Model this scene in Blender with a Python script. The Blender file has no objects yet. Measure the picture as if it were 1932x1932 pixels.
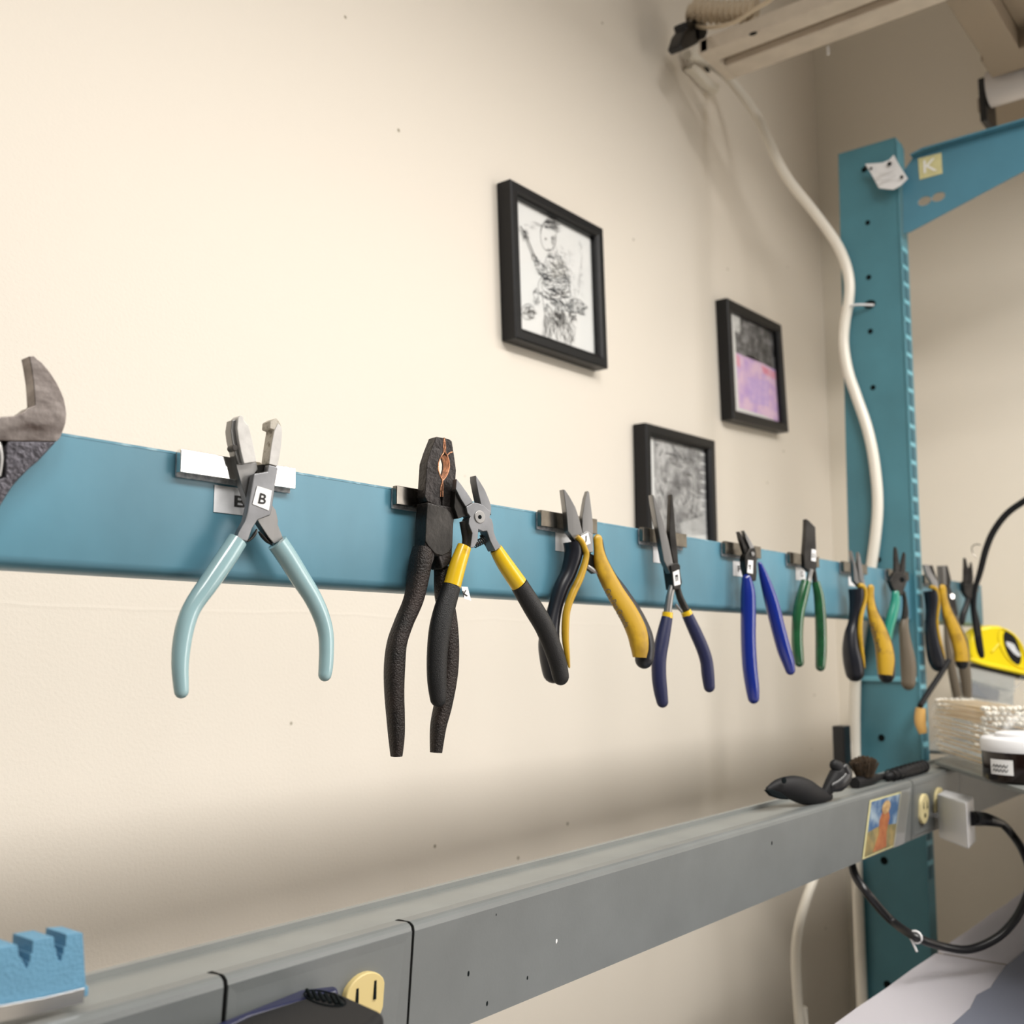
import bpy, bmesh, math, random
from mathutils import Vector, Matrix
random.seed(7)
SC = bpy.context.scene
COL = SC.collection
PI = math.pi

# ------------------------------------------------------------------ camera model
F = 2000.0
PITCH = math.atan2(260, 2000)
AZ = math.atan2(1616, math.hypot(2000, 260))
CAM = Vector((0.0, -0.76, 1.25))
_h = Vector((math.cos(AZ), math.sin(AZ), 0))
FWD = Vector((_h.x*math.cos(PITCH), _h.y*math.cos(PITCH), math.sin(PITCH)))
RGT = Vector((_h.y, -_h.x, 0))
UP = Vector((-_h.x*math.sin(PITCH), -_h.y*math.sin(PITCH), math.cos(PITCH)))

def ray(p):
    return FWD + RGT*((p[0]-966)/F) + UP*(-(p[1]-966)/F)
def onplane(p, o, n):
    d = ray(p); t = (o-CAM).dot(n)/d.dot(n); return CAM + d*t
def onY(p, y): return onplane(p, Vector((0, y, 0)), Vector((0, 1, 0)))
def onX(p, x): return onplane(p, Vector((x, 0, 0)), Vector((1, 0, 0)))
def onZ(p, z): return onplane(p, Vector((0, 0, z)), Vector((0, 0, 1)))
def depth(P): return (P-CAM).dot(FWD)
def crop(x0, y0, s): return lambda *pts: [(x0+p[0]*s, y0+p[1]*s) + ((p[2]*s,) if len(p) > 2 else ()) for p in pts]

# ------------------------------------------------------------------ materials
def lin(c):
    r = []
    for v in c:
        v /= 255.0
        r.append(v/12.92 if v <= .04045 else ((v+.055)/1.055)**2.4)
    return (*r, 1)

def mat(name, rgb, rough=.5, metal=0.0, var=0.0, vscale=30, bump=0.0, bscale=200, spec=.5, coat=0, stretch=None, dark=None, thresh=None, trans=0, rvar=0):
    m = bpy.data.materials.new(name); m.use_nodes = True
    nt = m.node_tree; b = nt.nodes['Principled BSDF']
    b.inputs['Base Color'].default_value = lin(rgb)
    b.inputs['Roughness'].default_value = rough
    b.inputs['Metallic'].default_value = metal
    b.inputs['Specular IOR Level'].default_value = spec
    if coat: b.inputs['Coat Weight'].default_value = coat; b.inputs['Coat Roughness'].default_value = .1
    if trans: b.inputs['Transmission Weight'].default_value = trans
    tc = nt.nodes.new('ShaderNodeTexCoord')
    src = tc.outputs['Object']
    if stretch:
        mp = nt.nodes.new('ShaderNodeMapping'); mp.inputs['Scale'].default_value = stretch
        nt.links.new(src, mp.inputs['Vector']); src = mp.outputs['Vector']
    if var > 0 or dark is not None:
        n = nt.nodes.new('ShaderNodeTexNoise'); n.inputs['Scale'].default_value = vscale; n.inputs['Detail'].default_value = 5
        nt.links.new(src, n.inputs['Vector'])
        rp = nt.nodes.new('ShaderNodeValToRGB')
        d = dark if dark is not None else tuple(v*(1-var) for v in rgb)
        l = rgb if dark is not None else tuple(min(255, v*(1+var*.6)) for v in rgb)
        t = thresh or (.3, .7)
        rp.color_ramp.elements[0].position = t[0]; rp.color_ramp.elements[1].position = t[1]
        rp.color_ramp.elements[0].color = lin(d); rp.color_ramp.elements[1].color = lin(l)
        nt.links.new(n.outputs['Fac'], rp.inputs['Fac'])
        nt.links.new(rp.outputs['Color'], b.inputs['Base Color'])
        if rvar:
            mr = nt.nodes.new('ShaderNodeMapRange'); mr.inputs['To Min'].default_value = rough+rvar; mr.inputs['To Max'].default_value = rough-rvar
            nt.links.new(n.outputs['Fac'], mr.inputs['Value']); nt.links.new(mr.outputs['Result'], b.inputs['Roughness'])
    if bump > 0:
        n2 = nt.nodes.new('ShaderNodeTexNoise'); n2.inputs['Scale'].default_value = bscale; n2.inputs['Detail'].default_value = 3
        nt.links.new(tc.outputs['Object'], n2.inputs['Vector'])
        bp = nt.nodes.new('ShaderNodeBump'); bp.inputs['Strength'].default_value = bump; bp.inputs['Distance'].default_value = .001
        nt.links.new(n2.outputs['Fac'], bp.inputs['Height'])
        nt.links.new(bp.outputs['Normal'], b.inputs['Normal'])
    return m

def clear_mat(name, tint=(255, 255, 255), gloss=.12, rough=.08, white=0.0):
    m = bpy.data.materials.new(name); m.use_nodes = True
    nt = m.node_tree; nt.nodes.remove(nt.nodes['Principled BSDF'])
    out = nt.nodes['Material Output']
    t = nt.nodes.new('ShaderNodeBsdfTransparent'); t.inputs['Color'].default_value = lin(tint)
    g = nt.nodes.new('ShaderNodeBsdfGlossy'); g.inputs['Roughness'].default_value = rough
    mx = nt.nodes.new('ShaderNodeMixShader'); mx.inputs[0].default_value = gloss
    nt.links.new(t.outputs[0], mx.inputs[1]); nt.links.new(g.outputs[0], mx.inputs[2])
    last = mx
    if white:
        d = nt.nodes.new('ShaderNodeBsdfDiffuse'); d.inputs['Color'].default_value = lin((235, 235, 230))
        m2 = nt.nodes.new('ShaderNodeMixShader'); m2.inputs[0].default_value = white
        nt.links.new(mx.outputs[0], m2.inputs[1]); nt.links.new(d.outputs[0], m2.inputs[2]); last = m2
    nt.links.new(last.outputs[0], out.inputs['Surface'])
    return m

def wall_mat(name, rgb):
    m = mat(name, rgb, rough=.55, spec=.35)
    nt = m.node_tree; b = nt.nodes['Principled BSDF']
    tc = nt.nodes.new('ShaderNodeTexCoord')
    # roller stipple
    n = nt.nodes.new('ShaderNodeTexNoise'); n.inputs['Scale'].default_value = 330; n.inputs['Detail'].default_value = 2
    n3 = nt.nodes.new('ShaderNodeTexNoise'); n3.inputs['Scale'].default_value = 9; n3.inputs['Detail'].default_value = 2
    nt.links.new(tc.outputs['Object'], n.inputs['Vector']); nt.links.new(tc.outputs['Object'], n3.inputs['Vector'])
    # a long scuffed crease under the rail: |z - z0| ramp
    sep = nt.nodes.new('ShaderNodeSeparateXYZ'); nt.links.new(tc.outputs['Object'], sep.inputs[0])
    wob = nt.nodes.new('ShaderNodeMath'); wob.operation = 'MULTIPLY_ADD'; wob.inputs[1].default_value = .012; wob.inputs[2].default_value = 1.277
    nt.links.new(n3.outputs['Fac'], wob.inputs[0])
    sub = nt.nodes.new('ShaderNodeMath'); sub.operation = 'SUBTRACT'; nt.links.new(sep.outputs['Z'], sub.inputs[0]); nt.links.new(wob.outputs[0], sub.inputs[1])
    ab = nt.nodes.new('ShaderNodeMath'); ab.operation = 'ABSOLUTE'; nt.links.new(sub.outputs[0], ab.inputs[0])
    mr = nt.nodes.new('ShaderNodeMapRange'); mr.inputs['From Min'].default_value = 0; mr.inputs['From Max'].default_value = .0022
    mr.inputs['To Min'].default_value = 1.0; mr.inputs['To Max'].default_value = 0
    nt.links.new(ab.outputs[0], mr.inputs['Value'])
    addn = nt.nodes.new('ShaderNodeMath'); addn.operation = 'MULTIPLY_ADD'; addn.inputs[1].default_value = .7
    nt.links.new(mr.outputs['Result'], addn.inputs[0]); nt.links.new(n.outputs['Fac'], addn.inputs[2])
    bp = nt.nodes.new('ShaderNodeBump'); bp.inputs['Strength'].default_value = .16; bp.inputs['Distance'].default_value = .0012
    nt.links.new(addn.outputs[0], bp.inputs['Height']); nt.links.new(bp.outputs['Normal'], b.inputs['Normal'])
    # sparse specks of dirt
    v = nt.nodes.new('ShaderNodeTexVoronoi'); v.inputs['Scale'].default_value = 14
    nt.links.new(tc.outputs['Object'], v.inputs['Vector'])
    rp = nt.nodes.new('ShaderNodeValToRGB')
    rp.color_ramp.elements[0].position = .018; rp.color_ramp.elements[1].position = .035
    rp.color_ramp.elements[0].color = lin((150, 140, 120)); rp.color_ramp.elements[1].color = lin(rgb)
    nt.links.new(v.outputs['Distance'], rp.inputs['Fac']); nt.links.new(rp.outputs['Color'], b.inputs['Base Color'])
    return m

M = {}
M['wall'] = wall_mat('cream_wall_paint', (235, 227, 215))
M['wall2'] = mat('cream_wall_paint_smooth', (238, 230, 216), .55, bump=.1, bscale=300)
M['ceil'] = mat('ceiling_white', (235, 232, 225), .8)
M['floor'] = mat('floor_grey', (150, 145, 138), .5, var=.1)
M['rail'] = mat('blue_rail_paint', (86, 136, 156), .38, var=.17, vscale=7, stretch=(1, 1, .5), bump=.05, bscale=160, rvar=.12)
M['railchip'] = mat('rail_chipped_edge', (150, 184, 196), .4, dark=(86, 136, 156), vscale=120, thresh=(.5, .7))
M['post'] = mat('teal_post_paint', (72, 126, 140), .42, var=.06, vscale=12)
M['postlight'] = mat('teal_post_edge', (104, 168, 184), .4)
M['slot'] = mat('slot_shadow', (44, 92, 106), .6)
M['hole'] = mat('dark_hole', (14, 20, 22), .9, spec=.1)
M['arm'] = mat('blue_arm_paint', (76, 130, 152), .42, var=.05, vscale=12)
M['race'] = mat('grey_raceway_paint', (124, 127, 125), .38, var=.04, vscale=25, bump=.04, bscale=400)
M['racet'] = mat('grey_raceway_cover', (108, 112, 112), .36, var=.04, vscale=25, bump=.05, bscale=500)
M['seam'] = mat('black_gap', (8, 8, 8), .8, spec=.1)
M['gold'] = mat('ivory_outlet_plastic', (205, 186, 128), .35)
M['ivory'] = mat('ivory_receptacle', (222, 208, 158), .4)
M['chrome'] = mat('nickel_magnet', (240, 239, 236), .14, 1.0, var=.03, vscale=60)
M['chrome_dim'] = mat('nickel_dim_reflection', (120, 116, 110), .22, 1.0, var=.2, vscale=80)  # darker copy of the magnet nickel, dim reflections put into its colour
M['foam'] = mat('grey_adhesive', (176, 180, 184), .6, dark=(104, 112, 120), vscale=300, bump=.4, bscale=500)
M['steel'] = mat('brushed_steel', (150, 149, 148), .38, 1.0, var=.18, vscale=40, stretch=(1, 1, .08))
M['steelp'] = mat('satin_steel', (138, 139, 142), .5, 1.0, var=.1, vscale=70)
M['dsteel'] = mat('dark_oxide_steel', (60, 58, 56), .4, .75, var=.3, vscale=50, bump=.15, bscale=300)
M['wsteel'] = mat('worn_steel', (152, 144, 140), .38, .9, dark=(78, 68, 64), vscale=45, thresh=(.32, .62), stretch=(1, 1, 2.5), bump=.2, bscale=220)
M['cast'] = mat('grey_cast_steel', (84, 82, 88), .42, .8, var=.15, vscale=300, bump=.7, bscale=450)
M['lineman'] = mat('black_forged_steel', (48, 44, 43), .4, .5, var=.3, vscale=80, bump=.6, bscale=320)
M['linemanh'] = mat('rusty_black_steel', (48, 39, 36), .45, .4, dark=(26, 23, 22), vscale=70, bump=.9, bscale=900)
M['copper'] = mat('copper_residue', (214, 150, 116), .4, .6, var=.4, vscale=300, bump=.6, bscale=600)
M['nylon'] = mat('white_nylon', (200, 198, 195), .35, var=.06, vscale=150, bump=.1, bscale=300)
M['nylond'] = mat('soiled_nylon', (180, 174, 162), .5, dark=(110, 100, 80), vscale=260, thresh=(.3, .45), bump=.3, bscale=500)
M['mint'] = mat('pale_blue_vinyl', (148, 180, 186), .2, spec=.6, coat=.5, var=.03, vscale=40)
M['yel'] = mat('yellow_vinyl', (216, 178, 26), .25, coat=.4, dark=(150, 105, 10), vscale=90, thresh=(.18, .34))
M['blackg'] = mat('black_textured_grip', (18, 18, 20), .5, spec=.45, bump=.35, bscale=1500)
M['yelg'] = mat('ochre_grip', (182, 144, 30), .4, dark=(134, 102, 16), vscale=60, thresh=(.25, .5), bump=.08, bscale=900)
M['navyblk'] = mat('navy_black_grip', (18, 20, 29), .35, spec=.5)
M['navy'] = mat('navy_dipped_grip', (25, 31, 70), .42, bump=.25, bscale=1200)
M['blue'] = mat('cobalt_grip', (14, 38, 126), .22, spec=.6, coat=.4)
M['green'] = mat('green_vinyl', (28, 82, 48), .2, spec=.7, coat=.6, var=.25, vscale=40)
M['teal'] = mat('teal_grip', (44, 140, 118), .3, coat=.3)
M['taupe'] = mat('taupe_grip', (98, 88, 74), .45)
M['label'] = mat('white_label', (238, 238, 238), .5)
M['labeld'] = mat('grey_shiny_label', (220, 222, 226), .3, var=.05, vscale=100)
M['ink'] = mat('black_ink', (14, 14, 16), .6)
M['inkb'] = mat('brown_ink', (40, 30, 12), .6)
M['frame'] = mat('black_frame_wood', (11, 11, 15), .42, spec=.35, var=.1, vscale=50)
M['paper'] = mat('drawing_paper', (236, 237, 236), .7)
M['pencil'] = mat('graphite', (84, 84, 86), .7)
M['pencil2'] = mat('graphite_dark', (46, 46, 48), .7)
M['pencil3'] = mat('graphite_light', (160, 160, 160), .7)
M['smudge'] = mat('graphite_wash', (196, 196, 196), .7, dark=(104, 104, 106), vscale=42, thresh=(.32, .66))
M['smudged'] = mat('graphite_wash_dark', (150, 150, 152), .7, dark=(58, 58, 60), vscale=60, thresh=(.35, .66))
M['pink'] = mat('pink_wash', (238, 205, 232), .7, dark=(205, 170, 228), vscale=50, thresh=(.35, .6))
M['red'] = mat('rose_wash', (232, 140, 168), .7, dark=(240, 190, 214), vscale=60)
M['violet'] = mat('violet_wash', (196, 166, 230), .7, dark=(226, 196, 238), vscale=80)
M['glass'] = clear_mat('picture_glass', gloss=.035, rough=.05)
M['cable'] = mat('white_cable', (232, 226, 214), .35)
M['cream_metal'] = mat('cream_metal', (212, 200, 184), .45, var=.04, vscale=30)
M['brown_metal'] = mat('tan_metal', (150, 136, 118), .5)
M['tubew'] = mat('white_lamp_tube', (222, 216, 214), .25)
M['hose'] = mat('beige_hose', (206, 190, 166), .5)
M['blackp'] = mat('black_plastic', (24, 24, 27), .35)
M['blackm'] = mat('matte_black_plastic', (18, 18, 21), .6, spec=.3)
M['bluep'] = mat('dark_blue_plastic', (32, 36, 68), .35)
M['foamblue'] = mat('sky_blue_foam', (96, 146, 176), .7, var=.05, vscale=60, bump=.5, bscale=700)
M['alu'] = mat('clear_aluminium', (196, 198, 200), .22, .9)
M['white'] = mat('white_plastic', (232, 232, 234), .35)
M['wpaper'] = mat('white_sheet', (236, 234, 242), .6)
M['mat'] = mat('grey_blue_mat', (104, 108, 122), .7, bump=.1, bscale=900)
M['bench'] = mat('bench_laminate', (150, 140, 126), .45)
M['yellowp'] = mat('bright_yellow_plastic', (246, 220, 26), .3, coat=.3)
M['wood'] = mat('pale_wood', (206, 164, 96), .5, var=.15, vscale=40, stretch=(1, 1, .2))
M['swab'] = mat('birch_stick', (222, 198, 158), .6)
M['cotton'] = mat('cotton_tip', (240, 236, 226), .9)
M['bag'] = clear_mat('clear_bag_film', gloss=.05, rough=.3, white=.13)
M['clearbox'] = clear_mat('clear_box_plastic', (235, 240, 245), gloss=.12, rough=.1, white=.24)
M['greyfill'] = mat('slate_parts', (92, 100, 118), .6)
M['amber'] = mat('dark_amber_glass', (24, 12, 8), .2, spec=.4)
M['tag'] = mat('pale_yellow_tag', (206, 200, 150), .5, var=.05, vscale=90)
M['tapec'] = clear_mat('clear_tape', gloss=.2, rough=.15, white=.06)
M['sky'] = mat('postcard_sky', (58, 96, 138), .4, dark=(164, 182, 194), vscale=50, thresh=(.3, .55))
M['field'] = mat('postcard_field', (160, 138, 86), .4, dark=(92, 96, 70), vscale=90)
M['robe'] = mat('postcard_robe', (176, 112, 66), .4, dark=(150, 80, 44), vscale=120)
M['skin'] = mat('postcard_hair', (206, 176, 124), .4, dark=(150, 110, 70), vscale=150)
M['bristle'] = mat('brown_bristle', (84, 66, 46), .8, dark=(48, 38, 28), vscale=200, bump=.8, bscale=900)

# ------------------------------------------------------------------ object helpers
def link(o, parent=None):
    COL.objects.link(o)
    if parent is not None: o.parent = parent
    return o
def tag(o, label, cat, group=None):
    o['label'] = label; o['category'] = cat
    if group: o['group'] = group
    return o
def structure(o):
    o['kind'] = 'structure'; return o
def thing(name, label, cat, loc=(0, 0, 0), rz=0, group=None):
    o = bpy.data.objects.new(name, None); o.empty_display_size = .02
    o.location = loc; o.rotation_euler = (0, 0, rz)
    link(o); return tag(o, label, cat, group)
def finish(bm, name, m, parent=None, smooth=True, bevel=0, bseg=2, angle=40):
    bmesh.ops.recalc_face_normals(bm, faces=bm.faces[:])
    me = bpy.data.meshes.new(name); bm.to_mesh(me); bm.free()
    ms = m if isinstance(m, (list, tuple)) else [m]
    for x in ms: me.materials.append(x)
    o = bpy.data.objects.new(name, me); link(o, parent)
    if smooth:
        for p in me.polygons: p.use_smooth = True
    if bevel:
        md = o.modifiers.new('bev', 'BEVEL'); md.width = bevel; md.segments = bseg; md.limit_method = 'ANGLE'; md.angle_limit = math.radians(35)
        md.harden_normals = False
        wn = o.modifiers.new('wn', 'WEIGHTED_NORMAL'); wn.weight = 80; wn.keep_sharp = True
    elif smooth:
        e = o.modifiers.new('en', 'EDGE_SPLIT'); e.split_angle = math.radians(angle)
    return o
def reparent_origin(o, loc):
    """move a mesh object's origin to loc (vertices are in world/parent space)"""
    o.data.transform(Matrix.Translation(-Vector(loc))); o.location = loc; return o

def add_box(bm, c, d, rot=None):
    r = bmesh.ops.create_cube(bm, size=1)['verts']
    bmesh.ops.scale(bm, vec=d, verts=r)
    if rot is not None: bmesh.ops.rotate(bm, cent=(0, 0, 0), matrix=rot, verts=r)
    bmesh.ops.translate(bm, vec=c, verts=r)
    return r
def box(name, lo, hi, m, parent=None, bevel=.001, bseg=2):
    bm = bmesh.new(); lo = Vector(lo); hi = Vector(hi)
    add_box(bm, (lo+hi)/2, hi-lo)
    return finish(bm, name, m, parent, bevel=bevel, bseg=bseg)
def add_prism(bm, front, back):
    a = [bm.verts.new(p) for p in front]; b = [bm.verts.new(p) for p in back]
    n = len(a)
    bm.faces.new(a); bm.faces.new(list(reversed(b)))
    for i in range(n): bm.faces.new((a[i], b[i], b[(i+1) % n], a[(i+1) % n]))
def prism(name, front, back, m, parent=None, bevel=0, bseg=2, smooth=True):
    bm = bmesh.new(); add_prism(bm, front, back)
    return finish(bm, name, m, parent, bevel=bevel, bseg=bseg, smooth=smooth)
def catmull(P, k=6):
    out = []
    n = len(P)
    for i in range(n-1):
        p0 = P[max(i-1, 0)]; p1 = P[i]; p2 = P[i+1]; p3 = P[min(i+2, n-1)]
        for j in range(k):
            t = j/k
            out.append([.5*((2*b) + (-a+c)*t + (2*a-5*b+4*c-d)*t*t + (-a+3*b-3*c+d)*t**3) for a, b, c, d in zip(p0, p1, p2, p3)])
    out.append(list(P[-1])); return out
def add_tube(bm, pts, rads, n=10, caps=True, closed=False):
    pts = [Vector(p) for p in pts]
    N = len(pts); rings = []; nrm = None
    for i in range(N):
        t = (pts[min(i+1, N-1)]-pts[max(i-1, 0)]).normalized()
        if nrm is None:
            nrm = t.orthogonal().normalized()
        else:
            nrm = (nrm-t*nrm.dot(t)).normalized()
        bn = t.cross(nrm)
        r = rads[i] if isinstance(rads, (list, tuple)) else rads
        rings.append([bm.verts.new(pts[i]+(nrm*math.cos(2*PI*k/n)+bn*math.sin(2*PI*k/n))*r) for k in range(n)])
    for a, b in zip(rings, rings[1:]):
        for k in range(n): bm.faces.new((a[k], a[(k+1) % n], b[(k+1) % n], b[k]))
    if caps:
        bm.faces.new(list(reversed(rings[0]))); bm.faces.new(rings[-1])
def tube(name, pts, r, m, parent=None, n=10, k=6, smooth_path=True):
    bm = bmesh.new()
    P = [tuple(p) for p in pts]
    if smooth_path:
        if isinstance(r, (list, tuple)):
            Q = catmull([p+(rr,) for p, rr in zip(P, r)], k); add_tube(bm, [q[:3] for q in Q], [q[3] for q in Q], n)
        else:
            add_tube(bm, catmull(P, k), r, n)
    else: add_tube(bm, P, r, n)
    return finish(bm, name, m, parent, angle=60)
def add_lathe(bm, prof, c, n=32, axis='Z'):
    rings = []
    for r, z in prof:
        rings.append([bm.verts.new((c[0]+r*math.cos(2*PI*k/n), c[1]+r*math.sin(2*PI*k/n), c[2]+z)) for k in range(n)])
    for a, b in zip(rings, rings[1:]):
        for k in range(n): bm.faces.new((a[k], a[(k+1) % n], b[(k+1) % n], b[k]))
    bm.faces.new(list(reversed(rings[0]))); bm.faces.new(rings[-1])
def text_mesh(body, bold=.015):
    cu = bpy.data.curves.new('t', 'FONT'); cu.body = body; cu.offset = bold; cu.resolution_u = 3
    o = bpy.data.objects.new('t', cu); COL.objects.link(o)
    dg = bpy.context.evaluated_depsgraph_get(); dg.update()
    me = bpy.data.meshes.new_from_object(o.evaluated_get(dg))
    bpy.data.objects.remove(o); bpy.data.curves.remove(cu)
    return me
def text_quad(name, body, q, m, parent, bold=.015):
    """letters stretched over the quad q = (bottom-left, bottom-right, top-right, top-left) of points"""
    me = text_mesh(body, bold)
    xs = [v.co.x for v in me.vertices]; ys = [v.co.y for v in me.vertices]
    x0, x1, y0, y1 = min(xs), max(xs), min(ys), max(ys)
    q = [Vector(p) for p in q]
    for v in me.vertices:
        a = (v.co.x-x0)/(x1-x0); b = (v.co.y-y0)/(y1-y0)
        v.co = (q[0]*(1-a)+q[1]*a)*(1-b)+(q[3]*(1-a)+q[2]*a)*b
    me.materials.clear(); me.materials.append(m); me.name = name
    o = bpy.data.objects.new(name, me); return link(o, parent)

RY = -0.279          # front plane of the blue rail

class Fr:
    """local frame of a flat hand tool hanging in front of the rail: x right, z up, -y towards the viewer"""
    def __init__(s, anchor, off, yaw, y=None):
        s.a = math.radians(yaw)
        s.O = onY(anchor, (RY if y is None else y)-off)
        s.U = Vector((math.cos(s.a), -math.sin(s.a), 0)); s.N = Vector((-math.sin(s.a), -math.cos(s.a), 0))
    def L(s, p, w=0.0):
        P = onplane(p, s.O+s.N*w, s.N); d = P-s.O
        return Vector((d.dot(s.U), -d.dot(s.N), d.z)), depth(P)/F
    def pt(s, p, w=0.0): return s.L(p, w)[0]
    def root(s, name, label, cat, group=None):
        return thing(name, label, cat, s.O, -s.a, group)
    def plate(s, name, poly, w0, w1, m, parent, bevel=.0006, taper=1.0, bseg=2):
        f = [s.pt(p, w1) for p in poly]
        c = sum(f, Vector())/len(f)
        b = []
        for v in f:
            q = c+(v-c)*taper; b.append(Vector((q.x, -w0, q.z)))
        return prism(name, f, b, m, parent, bevel=bevel, bseg=bseg)
    def tube(s, name, pts, m, parent, w=0.0, ratio=1.0, n=18, k=7, e=2.0, end=True, start=False, w2=None, grow=1.0):
        """loft along pixels (px, py, width px); e is the superellipse power"""
        P = []
        for i, p in enumerate(pts):
            ww = w if w2 is None else w+(w2-w)*i/(len(pts)-1)
            q, sc = s.L(p[:2], ww); P.append((q.x, q.y, q.z, p[2]*sc*.5*grow))
        Q = catmull(P, k)
        C = [Vector(q[:3]) for q in Q]; R = [max(q[3], .0002) for q in Q]
        def cap(c, t, r):
            return [(c+t*(r*math.sin(a)), r*math.cos(a)) for a in (.35, .7, 1.0, 1.25, 1.45)]
        if end:
            t = (C[-1]-C[-2]).normalized()
            for c, r in cap(C[-1], t, R[-1]): C.append(c); R.append(r)
        if start:
            t = (C[0]-C[1]).normalized()
            for c, r in cap(C[0], t, R[0]): C.insert(0, c); R.insert(0, r)
        bm = bmesh.new(); rings = []
        for i in range(len(C)):
            t = (C[min(i+1, len(C)-1)]-C[max(i-1, 0)]).normalized()
            wv = Vector((0, -1, 0)); sd = t.cross(wv).normalized(); nn = sd.cross(t).normalized()
            ring = []
            for j in range(n):
                a = 2*PI*j/n; ca, sa = math.cos(a), math.sin(a)
                x = abs(ca)**(2/e)*(1 if ca >= 0 else -1); y = abs(sa)**(2/e)*(1 if sa >= 0 else -1)
                ring.append(bm.verts.new(C[i]+sd*(x*R[i])+nn*(y*R[i]*ratio)))
            rings.append(ring)
        for a, b in zip(rings, rings[1:]):
            for j in range(n): bm.faces.new((a[j], a[(j+1) % n], b[(j+1) % n], b[j]))
        bm.faces.new(list(reversed(rings[0]))); bm.faces.new(rings[-1])
        return finish(bm, name, m, parent, angle=50)
    def tagl(s, quad, letter, lq, w, parent, m=None):
        t = s.plate('letter_tag', quad, w-.0002, w, m or M['label'], parent, bevel=0)
        t['label'] = 'white paper tag printed %s' % letter
        text_quad('printed_letter', letter, [s.pt(p, w+.00025) for p in lq], M['ink'], t)
        return t
    def disc(s, name, c, rpx, w0, w1, m, parent, n=24):
        q, sc = s.L(c, w1); r = rpx*sc
        f = [q+Vector((r*math.cos(2*PI*i/n), 0, r*math.sin(2*PI*i/n))) for i in range(n)]
        b = [Vector((v.x, -w0, v.z)) for v in f]
        return prism(name, f, b, m, parent, bevel=min(.0005, r*.15))

# ------------------------------------------------------------------ setting
def shell(name, lo, hi, m): return structure(box(name, lo, hi, m, bevel=0))
shell('wall_left', (-3.4, 0, 0), (2.0, .1, 3.55), M['wall'])
shell('wall_right', (1.9, -4.0, 0), (2.0, 0, 3.55), M['wall2'])
shell('floor', (-3.4, -4.0, -.05), (2.0, .1, 0), M['floor'])
shell('ceiling', (-3.4, -4.0, 3.55), (2.0, .1, 3.6), M['ceil'])

# ------------------------------------------------------------------ rail
ZT, ZB = 1.3528, 1.2872
rail = thing('tool_rail', 'long blue steel rail across the wall holding the row of pliers', 'rail', (.9, RY, ZB))
prof = [(0, ZT), (0, ZB+.006), (.0012, ZB+.003), (.003, ZB+.0012), (.006, ZB), (.022, ZB), (.022, ZB+.003), (.0065, ZB+.003), (.004, ZB+.005), (.003, ZB+.008), (.003, ZT)]
X0, X1 = .02, 1.815
rb = prism('rail_body', [(X0-.9, y, z-ZB) for y, z in prof], [(X1-.9, y, z-ZB) for y, z in prof], M['rail'], rail)
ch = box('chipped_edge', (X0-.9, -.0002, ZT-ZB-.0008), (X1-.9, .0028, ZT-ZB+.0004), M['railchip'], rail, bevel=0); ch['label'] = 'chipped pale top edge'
tb = prism('mounting_tab', [Vector(onY(p, RY+.004))-Vector((.9, RY, ZB)) for p in ((1712, 1168), (1752, 1172), (1752, 1196), (1738, 1199), (1722, 1203), (1714, 1203))],
           [Vector(onY(p, RY+.007))-Vector((.9, RY, ZB)) for p in ((1712, 1168), (1752, 1172), (1752, 1196), (1738, 1199), (1722, 1203), (1714, 1203))], M['arm'], rail)

def rail_tag(pa, pb, z0, z1, letter, lx=None, lw=.012):
    x0 = onY(pa, RY-.0004).x; x1 = x0+pb
    t = box('letter_tag', (x0-.9, -.0005, z0-ZB), (x1-.9, -.0001, z1-ZB), M['labeld'], rail, bevel=0)
    t['label'] = 'white tag stuck under a magnet'+(' printed '+letter if letter else '')
    if letter:
        lx = x0-.9+lx
        h = (z1-z0)*.42; zc = (z0+z1)/2-ZB
        text_quad('printed_letter', letter, [(lx, -.0008, zc-h/2), (lx+lw, -.0008, zc-h/2), (lx+lw, -.0008, zc+h/2), (lx, -.0008, zc+h/2)], M['ink'], t)
def zt(p): return onY(p, RY).z
rail_tag((404, 935), .028, zt((404, 966)), zt((406, 915)), 'B', .0195-.0065, .0085)
rail_tag((1048, 1010), .024, zt((1048, 1039)), zt((1048, 1003)), None)
rail_tag((1232, 1040), .026, zt((1232, 1061)), zt((1232, 1026)), 'E', .0115, .007)
rail_tag((1383, 1070), .026, zt((1383, 1086)), zt((1383, 1058)), 'F', .010, .007)
rail_tag((1501, 1080), .026, zt((1501, 1094)), zt((1501, 1070)), 'G', .012, .007)
rail_tag((1601, 1095), .026, zt((1601, 1105)), zt((1601, 1087)), None)

# ------------------------------------------------------------------ magnets
def magnet(pl, pr, label, m=None, dz=0, h=.0122):
    x0 = onY(pl, RY-.006).x; x1 = onY(pr, RY-.006).x; x1 = max(x1, x0+.02)
    z1 = ZT+.0012+dz; z0 = z1-h
    r = thing('magnet_bar', label, 'magnet', ((x0+x1)/2, RY-.0005, z0), 0, 'magnets along the rail')
    hw = (x1-x0)/2
    box('magnet_body', (-hw, -.0056, 0), (hw, -.0018, h), m or M['chrome'], r, bevel=.0005, bseg=3)
    box('adhesive_backing', (-hw+.0005, -.0018, -.0022), (hw*.98, -.0002, h-.001), M['foam'], r, bevel=.0003)
    return r
magnet((340, 880), (558, 912), 'bright nickel magnet bar behind the white-jawed pale blue pliers')
magnet((748, 940), (872, 950), 'nickel magnet bar behind the big black pliers', M['chrome_dim'])
magnet((1021, 985), (1127, 995), 'scratched nickel magnet bar behind the black and yellow pliers tagged J', M['chrome_dim'])
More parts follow.
